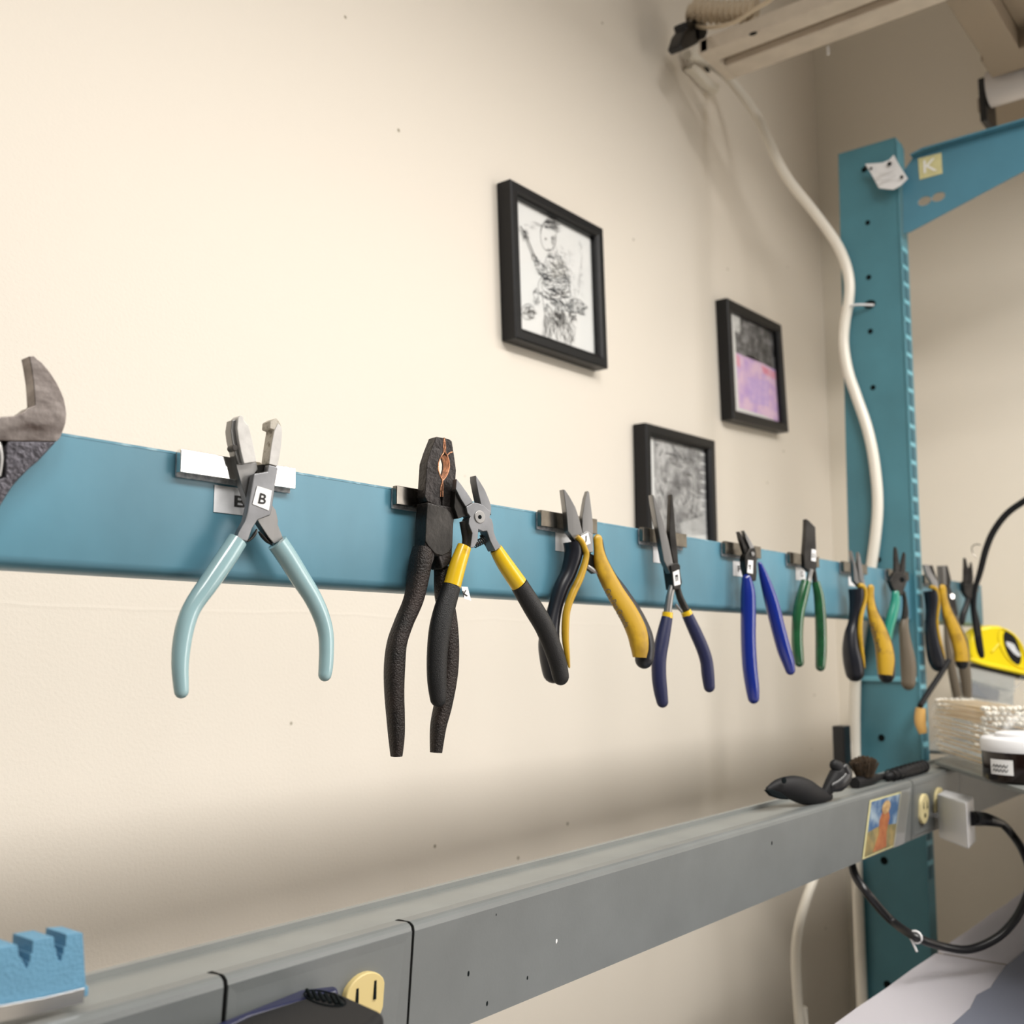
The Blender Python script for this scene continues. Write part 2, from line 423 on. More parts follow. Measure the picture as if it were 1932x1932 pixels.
magnet((1213, 1012), (1296, 1020), 'nickel magnet bar behind the long-nosed navy pliers', M['chrome_dim'])
magnet((1369, 1040), (1436, 1045), 'nickel magnet bar behind the cobalt blue pliers', M['chrome_dim'])
magnet((1491, 1056), (1546, 1062), 'nickel magnet bar behind the green-handled pliers', M['chrome_dim'])
magnet((1592, 1072), (1637, 1078), 'nickel magnet bar behind the yellow pliers in front of the post', M['chrome_dim'])
magnet((1677, 1085), (1715, 1090), 'nickel magnet bar behind the pliers with one teal handle', M['chrome_dim'])
magnet((1745, 1095), (1770, 1098), 'nickel magnet bar behind the last yellow and black pliers', M['chrome_dim'])
magnet((1818, 1108), (1846, 1110), 'nickel magnet bar at the far end of the rail', M['chrome_dim'])

# ------------------------------------------------------------------ adjustable wrench at the left edge
cW = crop(0, 640, .18634)
fr = Fr((60, 860), .007, 4)
wr = fr.root('adjustable_wrench', 'big worn steel adjustable wrench cut off by the left edge, jaw up', 'wrench')
jaw = fr.plate('fixed_jaw', cW((295, 170), (345, 170), (385, 205), (420, 230), (480, 298), (520, 350), (575, 440), (620, 530), (648, 600), (665, 680), (675, 760), (668, 840), (650, 900), (610, 1000), (575, 1035), (80, 1030), (-200, 1010), (-200, 790), (0, 785), (150, 775), (205, 755), (250, 730), (300, 690), (345, 675), (355, 660), (352, 600), (340, 440), (320, 300)), -.0045, .0045, M['wsteel'], wr, bevel=.0004)
fr.plate('wrench_body', cW((80, 1030), (575, 1035), (480, 1140), (390, 1235), (300, 1310), (210, 1400), (130, 1490), (60, 1600), (0, 1700), (-80, 1840), (-170, 2050), (-520, 3200), (-900, 3200), (-520, 2000), (-400, 1500), (-330, 1030), (-200, 1000), (-60, 1420), (50, 1400), (60, 1100)), -.0049, .005, M['cast'], wr, bevel=.0009)
fr.tube('worm_screw', cW((-60, 1030, 130), (-20, 1200, 150), (-40, 1390, 130)), M['steel'], wr, w=.001, end=False)
fr.plate('worm_slot', cW((-200, 1000), (58, 1010), (50, 1390), (0, 1420), (-200, 1420)), -.0044, -.0035, M['hole'], wr, bevel=0)
fr.plate('moving_jaw', cW((-700, 150), (-600, 300), (-560, 680), (-420, 780), (-240, 790), (-240, 990), (-520, 1000), (-720, 860), (-790, 500)), -.0042, .0042, M['wsteel'], wr, bevel=.0006)

# ------------------------------------------------------------------ pliers B (white nylon jaws, pale blue handles)
cB = crop(320, 760, .17598); c0 = crop(0, 640, .36229)
fr = Fr((487, 930), .0125, 7)
B = fr.root('nylon_jaw_pliers', 'open pliers with white nylon jaws and pale blue handles, tagged B', 'pliers')
# back lever: left jaw -> right handle
lv = fr.plate('jaw_lever', cB((690, 560), (720, 640), (800, 650), (935, 635), (948, 715), (900, 770), (960, 900), (1060, 1040), (1140, 1150), (1165, 1265), (1160, 1300), (1225, 1470), (1120, 1510), (1060, 1440), (960, 1290), (900, 1180), (830, 1060), (770, 880), (720, 700)), -.0052, -.0004, M['steel'], B, bevel=.0005)
fr.plate('jaw_backing', cB((672, 185), (735, 172), (738, 280), (760, 470), (805, 660), (740, 660), (705, 560), (668, 400), (655, 300)), -.0050, .0012, M['steel'], lv, bevel=.0004)
fr.disc('rivet', cB((705, 482))[0], 6, -.003, .003, M['dsteel'], lv)
fr.plate('nylon_pad', cB((735, 160), (755, 138), (775, 135), (795, 150), (800, 185), (828, 225), (850, 240), (860, 285), (885, 380), (910, 500), (935, 632), (798, 652), (765, 520), (742, 400), (725, 270)), -.0045, .0035, M['nylon'], lv, bevel=.0005)['label'] = 'white nylon jaw pad, chipped at the tip'
# front lever: right jaw -> left handle
lv2 = fr.plate('jaw_lever', cB((1050, 735), (1065, 660), (1160, 685), (1165, 705), (1150, 800), (1135, 880), (1120, 1000), (1105, 1110), (1085, 1205), (950, 1255), (890, 1345), (850, 1460), (835, 1490), (715, 1460), (740, 1390), (810, 1265), (835, 1165), (870, 960), (905, 770), (920, 755)), .0000, .0048, M['steelp'], B, bevel=.0008)
fr.plate('nylon_pad', cB((1120, 290), (1075, 275), (1078, 200), (1110, 180), (1150, 162), (1175, 195), (1203, 255), (1208, 330), (1203, 400), (1195, 480), (1180, 580), (1160, 685), (1065, 655), (1078, 560), (1095, 440)), -.0040, .0046, M['nylond'], lv2, bevel=.0006)['label'] = 'soiled white nylon jaw pad'
fr.plate('nylon_face', cB((1125, 300), (1165, 215), (1203, 258), (1207, 330), (1203, 400), (1194, 480), (1179, 580), (1158, 680), (1068, 655), (1080, 560), (1097, 440)), .0044, .0050, M['nylon'], lv2, bevel=.0003)
fr.tube('leaf_spring', cB((935, 1355, 16), (915, 1400, 34), (880, 1450, 30), (835, 1485, 20)), M['dsteel'], B, w=-.002, ratio=1.6, k=4)
fr.tube('leaf_spring', cB((955, 1380, 16), (985, 1420, 34), (1040, 1480, 34), (1095, 1520, 20)), M['dsteel'], B, w=-.003, ratio=1.6, k=4)
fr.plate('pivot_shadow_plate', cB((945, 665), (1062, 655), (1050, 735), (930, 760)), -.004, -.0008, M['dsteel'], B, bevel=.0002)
fr.tube('handle', c0((1238, 1046, 106), (1180, 1135, 112), (1088, 1270, 108), (1005, 1390, 100), (966, 1490, 101), (945, 1600, 99), (938, 1700, 92), (942, 1790, 84), (945, 1832, 78)), M['mint'], B, w=.0015, ratio=.85, start=False)
fr.tube('handle', c0((1444, 1058, 112), (1500, 1140, 110), (1562, 1240, 106), (1625, 1340, 98), (1672, 1440, 92), (1696, 1530, 86), (1700, 1620, 82), (1697, 1700, 80), (1692, 1745, 74)), M['mint'], B, w=-.0015, ratio=.85)
fr.tagl(cB((940, 890), (1098, 940), (1065, 1155), (890, 1085)), 'B', cB((948, 1075), (1025, 1092), (1050, 985), (972, 965)), .0052, lv2)

# ------------------------------------------------------------------ lineman pliers
cL = crop(760, 800, .15524); L0 = crop(660, 780, .35204)
fr = Fr((826, 980), .0150, 12)
A = fr.root('combination_pliers', 'big black forged-steel combination pliers with copper residue in the jaws', 'pliers')
seam = [(500, 168), (492, 260), (495, 340), (470, 385), (440, 440), (428, 500), (432, 570), (455, 640), (478, 690), (462, 760), (455, 880), (470, 960), (475, 1020)]
fr.plate('jaw', cL(*([(410, 152)] + seam + [(400, 985), (300, 945), (268, 885), (280, 700), (295, 470), (340, 330), (385, 215)])), -.0045, .0045, M['lineman'], A, bevel=.0006)
seamr = [(508, 168), (520, 260), (520, 340), (548, 400), (568, 470), (566, 530), (545, 610), (510, 665), (486, 692), (490, 770), (488, 880), (480, 960), (482, 1010)]
fr.plate('jaw', cL(*(list(reversed(seamr)) + [(560, 180), (598, 205), (612, 290), (632, 420), (650, 560), (640, 740), (628, 880), (655, 1000), (640, 1020), (560, 1010)])), -.0045, .0045, M['lineman'], A, bevel=.0006)
fr.plate('joint_body', cL((300, 945), (400, 975), (475, 985), (560, 1000), (632, 1015), (632, 1100), (622, 1200), (612, 1350), (606, 1500), (598, 1640), (575, 1705), (480, 1770), (455, 1700), (430, 1600), (390, 1582), (388, 1640), (348, 1745), (300, 1700), (245, 1610), (262, 1500), (272, 1430), (280, 1180), (292, 1050)), -.0065, .0062, M['lineman'], A, bevel=.001)
def half_disc():
    return [(478, 1010), (545, 1040), (590, 1085), (618, 1160), (612, 1300), (604, 1500), (560, 1560), (480, 1600), (395, 1575), (310, 1480), (275, 1420), (285, 1180), (300, 965)]
fr.plate('joint_face', cL(*half_disc()), .006, .0070, M['dsteel'], A, bevel=.0004)
for sgn, sm in ((-1, seam), (1, seamr)):
    pts = [cL((x+sgn*(-3), y, random.choice((14, 18, 22, 16))))[0] for x, y in sm[:-2]]
    fr.tube('copper_residue', pts, M['copper'], A, w=.0044, n=8, k=3)
bm = bmesh.new()
hl = [(470, 385), (440, 440), (428, 500), (432, 570), (455, 640), (482, 690), (510, 665), (545, 610), (566, 530), (568, 470), (548, 400), (515, 372)]
a = [bm.verts.new(fr.pt(p, .0047)) for p in cL(*[(497+(x-497)*.9, 530+(y-530)*.95) for x, y in hl])]; b = [bm.verts.new(Vector((v.co.x, .0016, v.co.z))) for v in a]
for i in range(len(a)): bm.faces.new((a[i], a[(i+1) % len(a)], b[(i+1) % len(a)], b[i]))
finish(bm, 'copper_lining', M['copper'], A)
fr.tube('copper_residue', cL((535, 385, 20), (565, 355, 22), (600, 340, 16)), M['copper'], A, w=.005, n=8, k=3)
fr.tube('handle', L0((392, 720, 96), (378, 800, 108), (345, 985, 96), (290, 1120, 92), (253, 1230, 95), (240, 1350, 100), (238, 1490, 94), (246, 1640, 86), (250, 1740, 76), (250, 1838, 56)), M['linemanh'], A, w=0, ratio=1.15, e=2.8, end=False)
fr.tube('handle', L0((478, 760, 60), (492, 850, 74), (500, 960, 84), (525, 1100, 88), (535, 1250, 90), (528, 1400, 90), (500, 1560, 88), (474, 1680, 78), (462, 1818, 58)), M['linemanh'], A, w=-.001, ratio=1.1, e=2.8, end=False)

# ------------------------------------------------------------------ cutters K
fr = Fr((905, 975), .0290, 14)
K = fr.root('diagonal_cutters', 'diagonal cutters with black foam handles and yellow sleeves hanging before the black pliers, tagged K', 'pliers')
bl = fr.plate('blade', cL((655, 665), (700, 720), (780, 830), (855, 945), (765, 1005), (700, 900), (645, 790)), -.001, .0040, M['steelp'], K, bevel=.0004)
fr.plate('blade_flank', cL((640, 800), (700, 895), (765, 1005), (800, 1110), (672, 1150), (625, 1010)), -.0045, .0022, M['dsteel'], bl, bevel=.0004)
fr.plate('blade', cL((888, 622), (940, 700), (1000, 800), (1048, 915), (1076, 1000), (1076, 1110), (1030, 1050), (950, 975), (915, 820), (890, 690)), -.0035, .0036, M['steelp'], K, bevel=.0004)
hub = fr.plate('joint', cL((770, 1005), (860, 952), (915, 960), (980, 985), (1035, 1035), (1075, 1060), (1058, 1135), (1085, 1160), (1102, 1220), (1108, 1310), (1140, 1400), (1195, 1490), (1125, 1545), (1062, 1420), (1022, 1300), (975, 1306), (920, 1282), (912, 1420), (870, 1500), (820, 1510), (845, 1330), (800, 1215), (808, 1150), (822, 1130), (785, 1080)), -.004, .0044, M['steelp'], K, bevel=.0005)
fr.disc('pivot', cL((940, 1128))[0], 12.5, .004, .0050, M['steel'], hub)
fr.disc('pivot_hole', cL((940, 1130))[0], 4, .004, .0053, M['hole'], hub)
fr.tube('neck', cL((735, 1180, 110), (760, 1290, 120), (775, 1400, 118), (765, 1500, 110)), M['dsteel'], K, w=-.002, ratio=.8, end=False)
fr.tube('neck', cL((960, 1340, 70), (1000, 1410, 90), (1060, 1480, 90), (1110, 1540, 80)), M['dsteel'], K, w=-.003, ratio=.7, end=False)
cs = []
p0 = fr.pt(cL((862, 1470))[0], .001); p1 = fr.pt(cL((1020, 1395))[0], -.001)
ax = (p1-p0).normalized(); e1 = ax.orthogonal().normalized(); e2 = ax.cross(e1)
for i in range(85):
    t = i/84; a = t*7*2*PI; cs.append(p0.lerp(p1, t)+(e1*math.cos(a)+e2*math.sin(a))*.0021)
tube('coil_spring', cs, .00042, M['dsteel'], K, n=6, smooth_path=False)
for side, ys, bs, w in ((0, ((614, 713, 82), (580, 810, 96), (549, 922, 102)), ((547, 926, 104), (507, 1050, 120), (481, 1165, 124), (468, 1300, 119), (467, 1430, 112), (474, 1525, 96)), 0.001),
                        (1, ((782, 726, 76), (830, 805, 92), (906, 915, 100)), ((908, 919, 104), (978, 1035, 113), (1040, 1140, 112), (1085, 1250, 108), (1115, 1340, 104), (1130, 1408, 98)), -.001)):
    h = fr.tube('handle', L0(*bs), M['blackg'], K, w=w, ratio=.8)
    fr.tube('yellow_sleeve', L0(*ys), M['yel'], h, w=w, ratio=.8, end=False)['label'] = 'glossy yellow sleeve at the neck'
fl = fr.plate('letter_tag', L0((598, 928), (632, 930), (651, 1004), (612, 992)), -.0012, -.001, M['label'], K, bevel=0)
text_quad('printed_letter', 'K', [fr.pt(p, -.0007) for p in L0((608, 985), (634, 978), (628, 945), (604, 952))], M['ink'], fl)

# ------------------------------------------------------------------ two-tone pliers (three of them)
def two_tone(fr, name, label, C, lb, ly, ry, rbk, jaws, group=None, wy=.004, wb=-.003, text=None):
    r = fr.root(name, label, 'pliers', group)
    for (poly, w0, w1, m) in jaws:
        fr.plate('jaw', C(*poly), w0, w1, m, r, bevel=.0005)
    g = fr.tube('handle', C(*lb), M['navyblk'], r, w=wb, ratio=1.0)
    fr.tube('yellow_inlay', C(*ly), M['yelg'], g, w=wy, ratio=1.0)['label'] = 'yellow inner strip'
    g2 = fr.tube('handle', C(*rbk), M['navyblk'], r, w=wb, ratio=.9)
    yi = fr.tube('yellow_inlay', C(*ry), M['yelg'], g2, w=wy, ratio=.55, e=3.0, end=False, start=True); yi['label'] = 'yellow inner face'
    if text:
        text_quad('printed_lettering', 'Can-Pro Canada', [fr.pt(p, text[4]) for p in C(*text[:4])], M['inkb'], yi, bold=.012)
    return r
cJ = crop(1000, 900, .21739)
fr = Fr((1110, 1010), .0190, 20)
Jp = two_tone(fr, 'chain_nose_pliers', 'open black and yellow pliers with short pointed jaws, tagged J, overlapped by the black cutters', cJ,
    [(368, 560, 165), (378, 660, 165), (335, 830, 140), (272, 960, 135), (222, 1120, 130), (185, 1280, 150), (166, 1430, 190), (182, 1560, 206), (205, 1690, 200)],
    [(405, 515, 44), (446, 560, 52), (476, 625, 52), (488, 690, 54), (440, 860, 66), (370, 1010, 68), (321, 1150, 66), (307, 1280, 68), (308, 1420, 62), (325, 1560, 44), (340, 1650, 18)],
    [(588, 540, 86), (596, 630, 92), (628, 780, 145), (738, 1000, 165), (850, 1180, 180), (925, 1340, 190), (950, 1470, 172), (950, 1566, 130)],
    [(598, 545, 72), (618, 700, 100), (690, 870, 130), (790, 1020, 150), (900, 1200, 168), (978, 1370, 176), (1000, 1490, 168), (990, 1580, 168)],
    [([(290, 105), (305, 110), (345, 170), (395, 260), (425, 350), (455, 475), (480, 560), (520, 640), (500, 680), (430, 600), (330, 470), (318, 330)], -.003, .003, M['steel']),
     ([(503, 118), (515, 130), (532, 260), (548, 400), (548, 640), (500, 700), (470, 600), (455, 460), (455, 340), (480, 190)], -.0035, .001, M['steel']),
     ([(440, 500), (500, 465), (545, 500), (550, 650), (515, 655), (478, 600)], .002, .0045, M['steel']),
     ([(500, 650), (560, 680), (610, 820), (560, 840), (490, 780)], -.003, .002, M['dsteel'])],
    text=((640, 985), (822, 1312), (868, 1285), (690, 962), .0095), group='black and yellow two-tone pliers')
fr.tagl(cJ((440, 512), (505, 480), (526, 576), (476, 596)), 'J', cJ((473, 572), (492, 565), (492, 508), (473, 515)), .0052, Jp)
fr.tube('return_spring', cJ((500, 775, 34), (545, 805, 40), (585, 830, 30)), M['steel'], Jp, w=.004, ratio=.4, k=4)

cY = crop(1570, 1010, .16556)
fr = Fr((1635, 1090), .0260, 32)
two_tone(fr, 'chain_nose_pliers', 'black and yellow pliers with fine pointed jaws hanging in front of the post', cY,
    [(275, 610, 180), (280, 720, 170), (258, 880, 125), (240, 1010, 122), (215, 1130, 152), (212, 1290, 190), (235, 1430, 218), (258, 1560, 212)],
    [(300, 570, 52), (350, 585, 60), (378, 650, 52), (372, 760, 44), (335, 900, 50), (318, 1020, 56), (318, 1140, 60), (335, 1290, 50), (356, 1420, 34), (373, 1510, 12)],
    [(440, 600, 84), (437, 720, 86), (455, 870, 120), (515, 1040, 165), (575, 1220, 195), (604, 1390, 215), (606, 1500, 200), (604, 1590, 170)],
    [(445, 610, 60), (460, 800, 80), (535, 1040, 140), (598, 1250, 185), (618, 1420, 198), (618, 1585, 196)],
    [([(215, 170), (233, 192), (270, 340), (305, 470), (330, 520), (395, 640), (360, 640), (250, 520), (240, 330)], -.003, .003, M['steel']),
     ([(300, 190), (315, 205), (340, 340), (362, 490), (402, 640), (380, 650), (310, 490), (295, 330)], -.001, .004, M['steel'])],
    text=((425, 1010), (525, 1335), (575, 1318), (478, 985), .0100), group='black and yellow two-tone pliers')

cZ = crop(1730, 1000, .18635)
fr = Fr((1770, 1110), .0300, 34)
two_tone(fr, 'flat_nose_pliers', 'black and yellow pliers with blunt flat jaws, last of the yellow ones on the rail', cZ,
    [(138, 615, 145), (150, 700, 140), (145, 850, 112), (143, 1000, 120), (160, 1150, 142), (190, 1290, 162), (212, 1360, 148)],
    [(130, 575, 40), (180, 590, 46), (214, 660, 36), (220, 760, 32), (206, 900, 28), (212, 1000, 28), (235, 1130, 30), (262, 1230, 24), (285, 1300, 8)],
    [(258, 590, 80), (272, 700, 76), (310, 850, 108), (372, 1000, 135), (425, 1150, 155), (446, 1250, 158), (450, 1330, 152)],
    [(265, 600, 60), (295, 760, 80), (372, 960, 125), (436, 1140, 155), (452, 1280, 158), (455, 1340, 140)],
    [([(68, 352), (118, 352), (150, 430), (210, 520), (225, 600), (180, 620), (140, 520), (95, 450)], .000, .004, M['steel']),
     ([(118, 358), (160, 355), (185, 430), (212, 530), (230, 640), (205, 640), (175, 500), (140, 420)], -.004, .0, M['dsteel'])], group='black and yellow two-tone pliers')

# ------------------------------------------------------------------ long-nose navy pliers E
cE = crop(1190, 910, .22779)
fr = Fr((1274, 1090), .0190, 24)
E_ = fr.root('needle_nose_pliers', 'navy-handled needle nose pliers with very long thin jaws, tagged E', 'pliers')
fr.plate('jaw', cE((180, 100), (192, 106), (228, 200), (268, 310), (310, 470), (352, 672), (390, 740), (330, 760), (275, 650), (240, 450), (212, 300), (190, 180)), -.0035, .0030, M['steel'], E_, bevel=.0006)
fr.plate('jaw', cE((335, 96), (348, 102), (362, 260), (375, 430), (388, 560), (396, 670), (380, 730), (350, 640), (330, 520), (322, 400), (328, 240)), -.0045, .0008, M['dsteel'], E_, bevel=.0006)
jt = fr.plate('joint', cE((330, 690), (362, 668), (402, 672), (413, 692), (412, 740), (428, 830), (410, 890), (357, 888), (345, 800)), -.0070, .0050, M['dsteel'], E_, bevel=.0008)
fr.tube('neck', cE((345, 860, 60), (325, 940, 66), (305, 1080, 74)), M['steel'], E_, w=.001, ratio=.8, end=False)
fr.tube('neck', cE((388, 880, 58), (410, 960, 62), (462, 1065, 66)), M['dsteel'], E_, w=-.001, ratio=.8, end=False)
for ys, bs, w in ((((305, 1076, 92), (302, 1124, 96)), ((301, 1120, 98), (265, 1290, 122), (236, 1450, 128), (233, 1590, 128), (246, 1720, 122), (262, 1815, 104)), .001),
                  (((455, 1066, 92), (470, 1100, 98)), ((466, 1094, 98), (535, 1240, 110), (592, 1370, 112), (626, 1480, 112), (640, 1600, 112), (650, 1690, 100)), -.001)):
    h = fr.tube('handle', cE(*bs), M['navy'], E_, w=w, ratio=.85)
    fr.tube('yellow_collar', cE(*ys), M['yel'], h, w=w, ratio=.87, end=False, k=3)['label'] = 'thin yellow collar'
fr.tube('return_spring', cE((372, 1010, 18), (395, 1040, 24), (420, 1070, 18)), M['steelp'], E_, w=.002, k=4)
fr.tagl(cE((350, 745), (400, 722), (412, 845), (362, 858)), 'E', cE((368, 770), (374, 822), (396, 814), (390, 762)), .0052, jt)

# ------------------------------------------------------------------ cobalt pliers F
cF = crop(1340, 970, .19672)
fr = Fr((1420, 1065), .0180, 26)
Fp = fr.root('flush_cutters', 'slim cutters with long cobalt blue handles, tagged F', 'pliers')
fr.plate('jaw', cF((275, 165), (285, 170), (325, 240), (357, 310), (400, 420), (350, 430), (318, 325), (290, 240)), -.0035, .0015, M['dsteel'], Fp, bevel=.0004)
fr.plate('jaw', cF((322, 155), (330, 160), (380, 240), (432, 330), (440, 400), (395, 400), (375, 310), (345, 240)), -.002, .0035, M['steel'], Fp, bevel=.0004)
hd = fr.plate('joint', cF((345, 390), (378, 330), (430, 318), (442, 370), (448, 460), (450, 560), (442, 640), (415, 645), (362, 585), (340, 500), (335, 430)), -.0045, .0050, M['dsteel'], Fp, bevel=.0008)
fr.disc('pivot', cF((412, 382))[0], 4, .004, .0062, M['steel'], hd)
fr.tube('handle', cF((350, 625, 105), (362, 750, 150), (365, 920, 158), (365, 1200, 155), (378, 1450, 155), (402, 1650, 145), (414, 1758, 122)), M['blue'], Fp, w=.002, ratio=.8, start=True)
fr.tube('handle', cF((476, 480, 48), (505, 570, 88), (552, 720, 125), (598, 880, 145), (648, 1080, 148), (702, 1280, 146), (745, 1410, 130), (766, 1490, 106)), M['blue'], Fp, w=-.001, ratio=.8, start=True)
fr.tagl(cF((365, 440), (412, 445), (408, 572), (355, 560)), 'F', cF((370, 485), (366, 530), (388, 533), (392, 488)), .0053, hd)

# ------------------------------------------------------------------ green pliers G
fr = Fr((1528, 1080), .0170, 28)
G = fr.root('end_cutters', 'green-handled cutters with one broad blade standing above the rail, tagged G', 'pliers')
bld = fr.plate('blade', cF((920, 45), (940, 55), (1010, 125), (1018, 330), (1022, 440), (1026, 510), (1005, 555), (960, 560), (905, 510), (900, 380), (915, 180)), -.003, .0028, M['dsteel'], G, bevel=.0006)
fr.tube('neck', cF((962, 530, 55), (950, 600, 52), (940, 660, 60)), M['steel'], G, w=.001, end=False, k=4)
fr.tube('neck', cF((990, 540, 50), (1000, 600, 48), (1008, 670, 54)), M['dsteel'], G, w=-.002, end=False, k=4)
fr.tube('handle', cF((922, 645, 108), (882, 790, 126), (846, 950, 125), (833, 1150, 120), (838, 1300, 120), (852, 1415, 104)), M['green'], G, w=.001, ratio=.75)
fr.tube('handle', cF((1010, 650, 84), (1040, 780, 106), (1055, 950, 118), (1062, 1150, 122), (1062, 1330, 120), (1056, 1455, 106)), M['green'], G, w=-.002, ratio=.75)
fr.tagl(cF((975, 335), (1015, 345), (1013, 455), (970, 445)), 'G', cF((980, 370), (978, 415), (1005, 422), (1007, 377)), .0033, bld)

# ------------------------------------------------------------------ pliers with one teal and one taupe handle
fr = Fr((1700, 1095), .0200, 32)
T = fr.root('crimping_pliers', 'pliers with one teal and one taupe handle in front of the post', 'pliers')
fr.plate('jaw', cY((725, 130), (735, 135), (748, 180), (775, 380), (790, 450), (720, 450), (720, 250)), -.003, .002, M['dsteel'], T, bevel=.0005)
fr.plate('jaw', cY((830, 190), (840, 230), (836, 430), (770, 460), (795, 330)), -.002, .003, M['dsteel'], T, bevel=.0005)
hd = fr.plate('joint', cY((690, 590), (660, 520), (720, 415), (800, 420), (850, 450), (866, 500), (838, 580), (822, 640), (800, 690), (720, 650)), -.004, .004, M['dsteel'], T, bevel=.001)
fr.disc('pivot', cY((805, 505))[0], 5, .0035, .005, M['hole'], hd)
fr.tube('handle', cY((722, 665, 95), (716, 780, 115), (682, 920, 125), (648, 1060, 112), (622, 1220, 108), (575, 1380, 104), (545, 1500, 92)), M['teal'], T, w=.001, ratio=.8, start=True)['label'] = 'teal handle'
fr.tube('neck', cY((812, 640, 50), (830, 760, 58), (832, 900, 80), (800, 1040, 70)), M['dsteel'], T, w=-.002, ratio=.8, end=False)
fr.tube('handle', cY((838, 800, 50), (832, 930, 84), (818, 1050, 122), (832, 1200, 146), (860, 1400, 186), (870, 1550, 192), (868, 1675, 180)), M['taupe'], T, w=-.002, ratio=.7)['label'] = 'taupe handle'

# ------------------------------------------------------------------ grey-handled pliers behind the last yellow pair
fr = Fr((1795, 1110), .0130, 34)
Gp = fr.root('slip_joint_pliers', 'taupe-handled pliers with blunt jaws half hidden by the last yellow pair', 'pliers')
fr.plate('jaw', cZ((215, 362), (290, 358), (300, 560), (225, 570)), -.001, .003, M['steel'], Gp, bevel=.0006)
fr.plate('jaw', cZ((285, 358), (312, 360), (348, 500), (335, 590), (290, 570)), -.004, .002, M['dsteel'], Gp, bevel=.0006)
hd = fr.plate('joint', cZ((285, 540), (335, 560), (395, 720), (420, 850), (380, 920), (320, 800), (290, 660)), -.004, .003, M['dsteel'], Gp, bevel=.001)
fr.disc('pivot', cZ((360, 672))[0], 5.5, .002, .0055, M['chrome'], hd)
fr.tube('handle', cZ((300, 700, 50), (295, 900, 50), (302, 1080, 56), (334, 1300, 80), (370, 1500, 95), (403, 1660, 95), (416, 1750, 78)), M['taupe'], Gp, w=.001, ratio=.8)
fr.tube('handle', cZ((380, 860, 60), (420, 1050, 90), (458, 1250, 115), (480, 1400, 125), (500, 1560, 112), (510, 1690, 92)), M['taupe'], Gp, w=-.003, ratio=.8)

# ------------------------------------------------------------------ last dark pliers
fr = Fr((1825, 1115), .0180, 36)
Zp = fr.root('round_nose_pliers', 'dark pliers with thin jaws at the far end of the rail, black and grey handles', 'pliers')
fr.plate('jaw', cZ((487, 280), (498, 288), (515, 360), (545, 430), (545, 560), (480, 560), (484, 420)), -.003, .002, M['dsteel'], Zp, bevel=.0005)
fr.plate('jaw', cZ((556, 325), (564, 380), (572, 480), (568, 570), (525, 570), (540, 430)), -.002, .003, M['dsteel'], Zp, bevel=.0005)
fr.plate('joint', cZ((470, 545), (575, 545), (578, 640), (560, 700), (510, 680), (480, 630)), -.004, .004, M['dsteel'], Zp, bevel=.001)
fr.tube('handle', cZ((522, 650, 50), (505, 750, 58), (470, 850, 66), (455, 930, 66)), M['blackp'], Zp, w=0, ratio=.8)
fr.tube('handle', cZ((560, 660, 44), (570, 780, 62), (600, 950, 82), (622, 1100, 82), (642, 1220, 76), (655, 1270, 60)), M['blackm'], Zp, w=-.001, ratio=.8)

# ------------------------------------------------------------------ bench post, arm and fittings
UX = 1.467
def onU(p): return onX(p, UX)
post = thing('bench_post', 'teal steel upright of the bench rising behind the rail, with bolt holes', 'post', (UX, -.24, .15))
def pl(P, dx=0): return Vector((P.x-UX+dx, P.y+.24, P.z-.15))
yb = lambda z: -.2047+(1.98-z)*.0155
yf = lambda z: -.289+(1.98-z)*.0072
zs0, zs1 = .0, 1.98
web = [(yb(zs0), zs0), (yb(zs1), zs1), (yf(zs1), zs1), (yf(zs0), zs0)]
prism('web_plate', [pl(Vector((UX, y, z))) for y, z in web], [pl(Vector((UX, y, z)), .003) for y, z in web], M['post'], post, bevel=.0008)
fl_ = [(yf(zs0), zs0), (yf(zs1)-.0, zs1), (yf(zs1)-.003, zs1-.01), (yf(zs0)-.003, zs0)]
prism('front_flange', [pl(Vector((UX-.001, y, z))) for y, z in fl_], [pl(Vector((UX, y, z)), .028) for y, z in fl_], M['post'], post, bevel=.0005)
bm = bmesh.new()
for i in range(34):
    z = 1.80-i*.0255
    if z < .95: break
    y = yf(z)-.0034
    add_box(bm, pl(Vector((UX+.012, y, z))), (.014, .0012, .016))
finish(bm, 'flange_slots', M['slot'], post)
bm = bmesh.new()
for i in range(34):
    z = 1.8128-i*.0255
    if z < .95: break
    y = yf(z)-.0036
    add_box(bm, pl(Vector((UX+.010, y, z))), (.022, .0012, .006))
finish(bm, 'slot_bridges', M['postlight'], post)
bl0 = [(yb(zs0), zs0), (yb(zs1), zs1), (yb(zs1)-.003, zs1), (yb(zs0)-.003, zs0)]
prism('back_flange', [pl(Vector((UX, y, z)), .0031) for y, z in bl0], [pl(Vector((UX, y, z)), .028) for y, z in bl0], M['post'], post, bevel=.0005)
ledge = onU((1640, 1280))
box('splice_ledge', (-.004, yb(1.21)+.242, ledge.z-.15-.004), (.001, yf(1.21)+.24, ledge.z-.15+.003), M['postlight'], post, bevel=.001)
for p, r in (((1637, 420), .0035), ((1639, 523), .0036), ((1642, 625), .0036), ((1647, 731), .0036), ((1630, 320), .0038), ((1663, 1392), .0045), ((1668, 1624), .005), ((1674, 1858), .005), ((1658, 1056), .0035)):
    P = onX(p, UX-.0006); n = 12
    f = [pl(P+Vector((0, r*math.cos(2*PI*i/n), r*math.sin(2*PI*i/n)*1.05))) for i in range(n)]
    prism('bolt_hole', f, [v+Vector((.0005, 0, 0)) for v in f], M['hole'], post)
P = onX((1641, 574), UX-.0006); n = 14
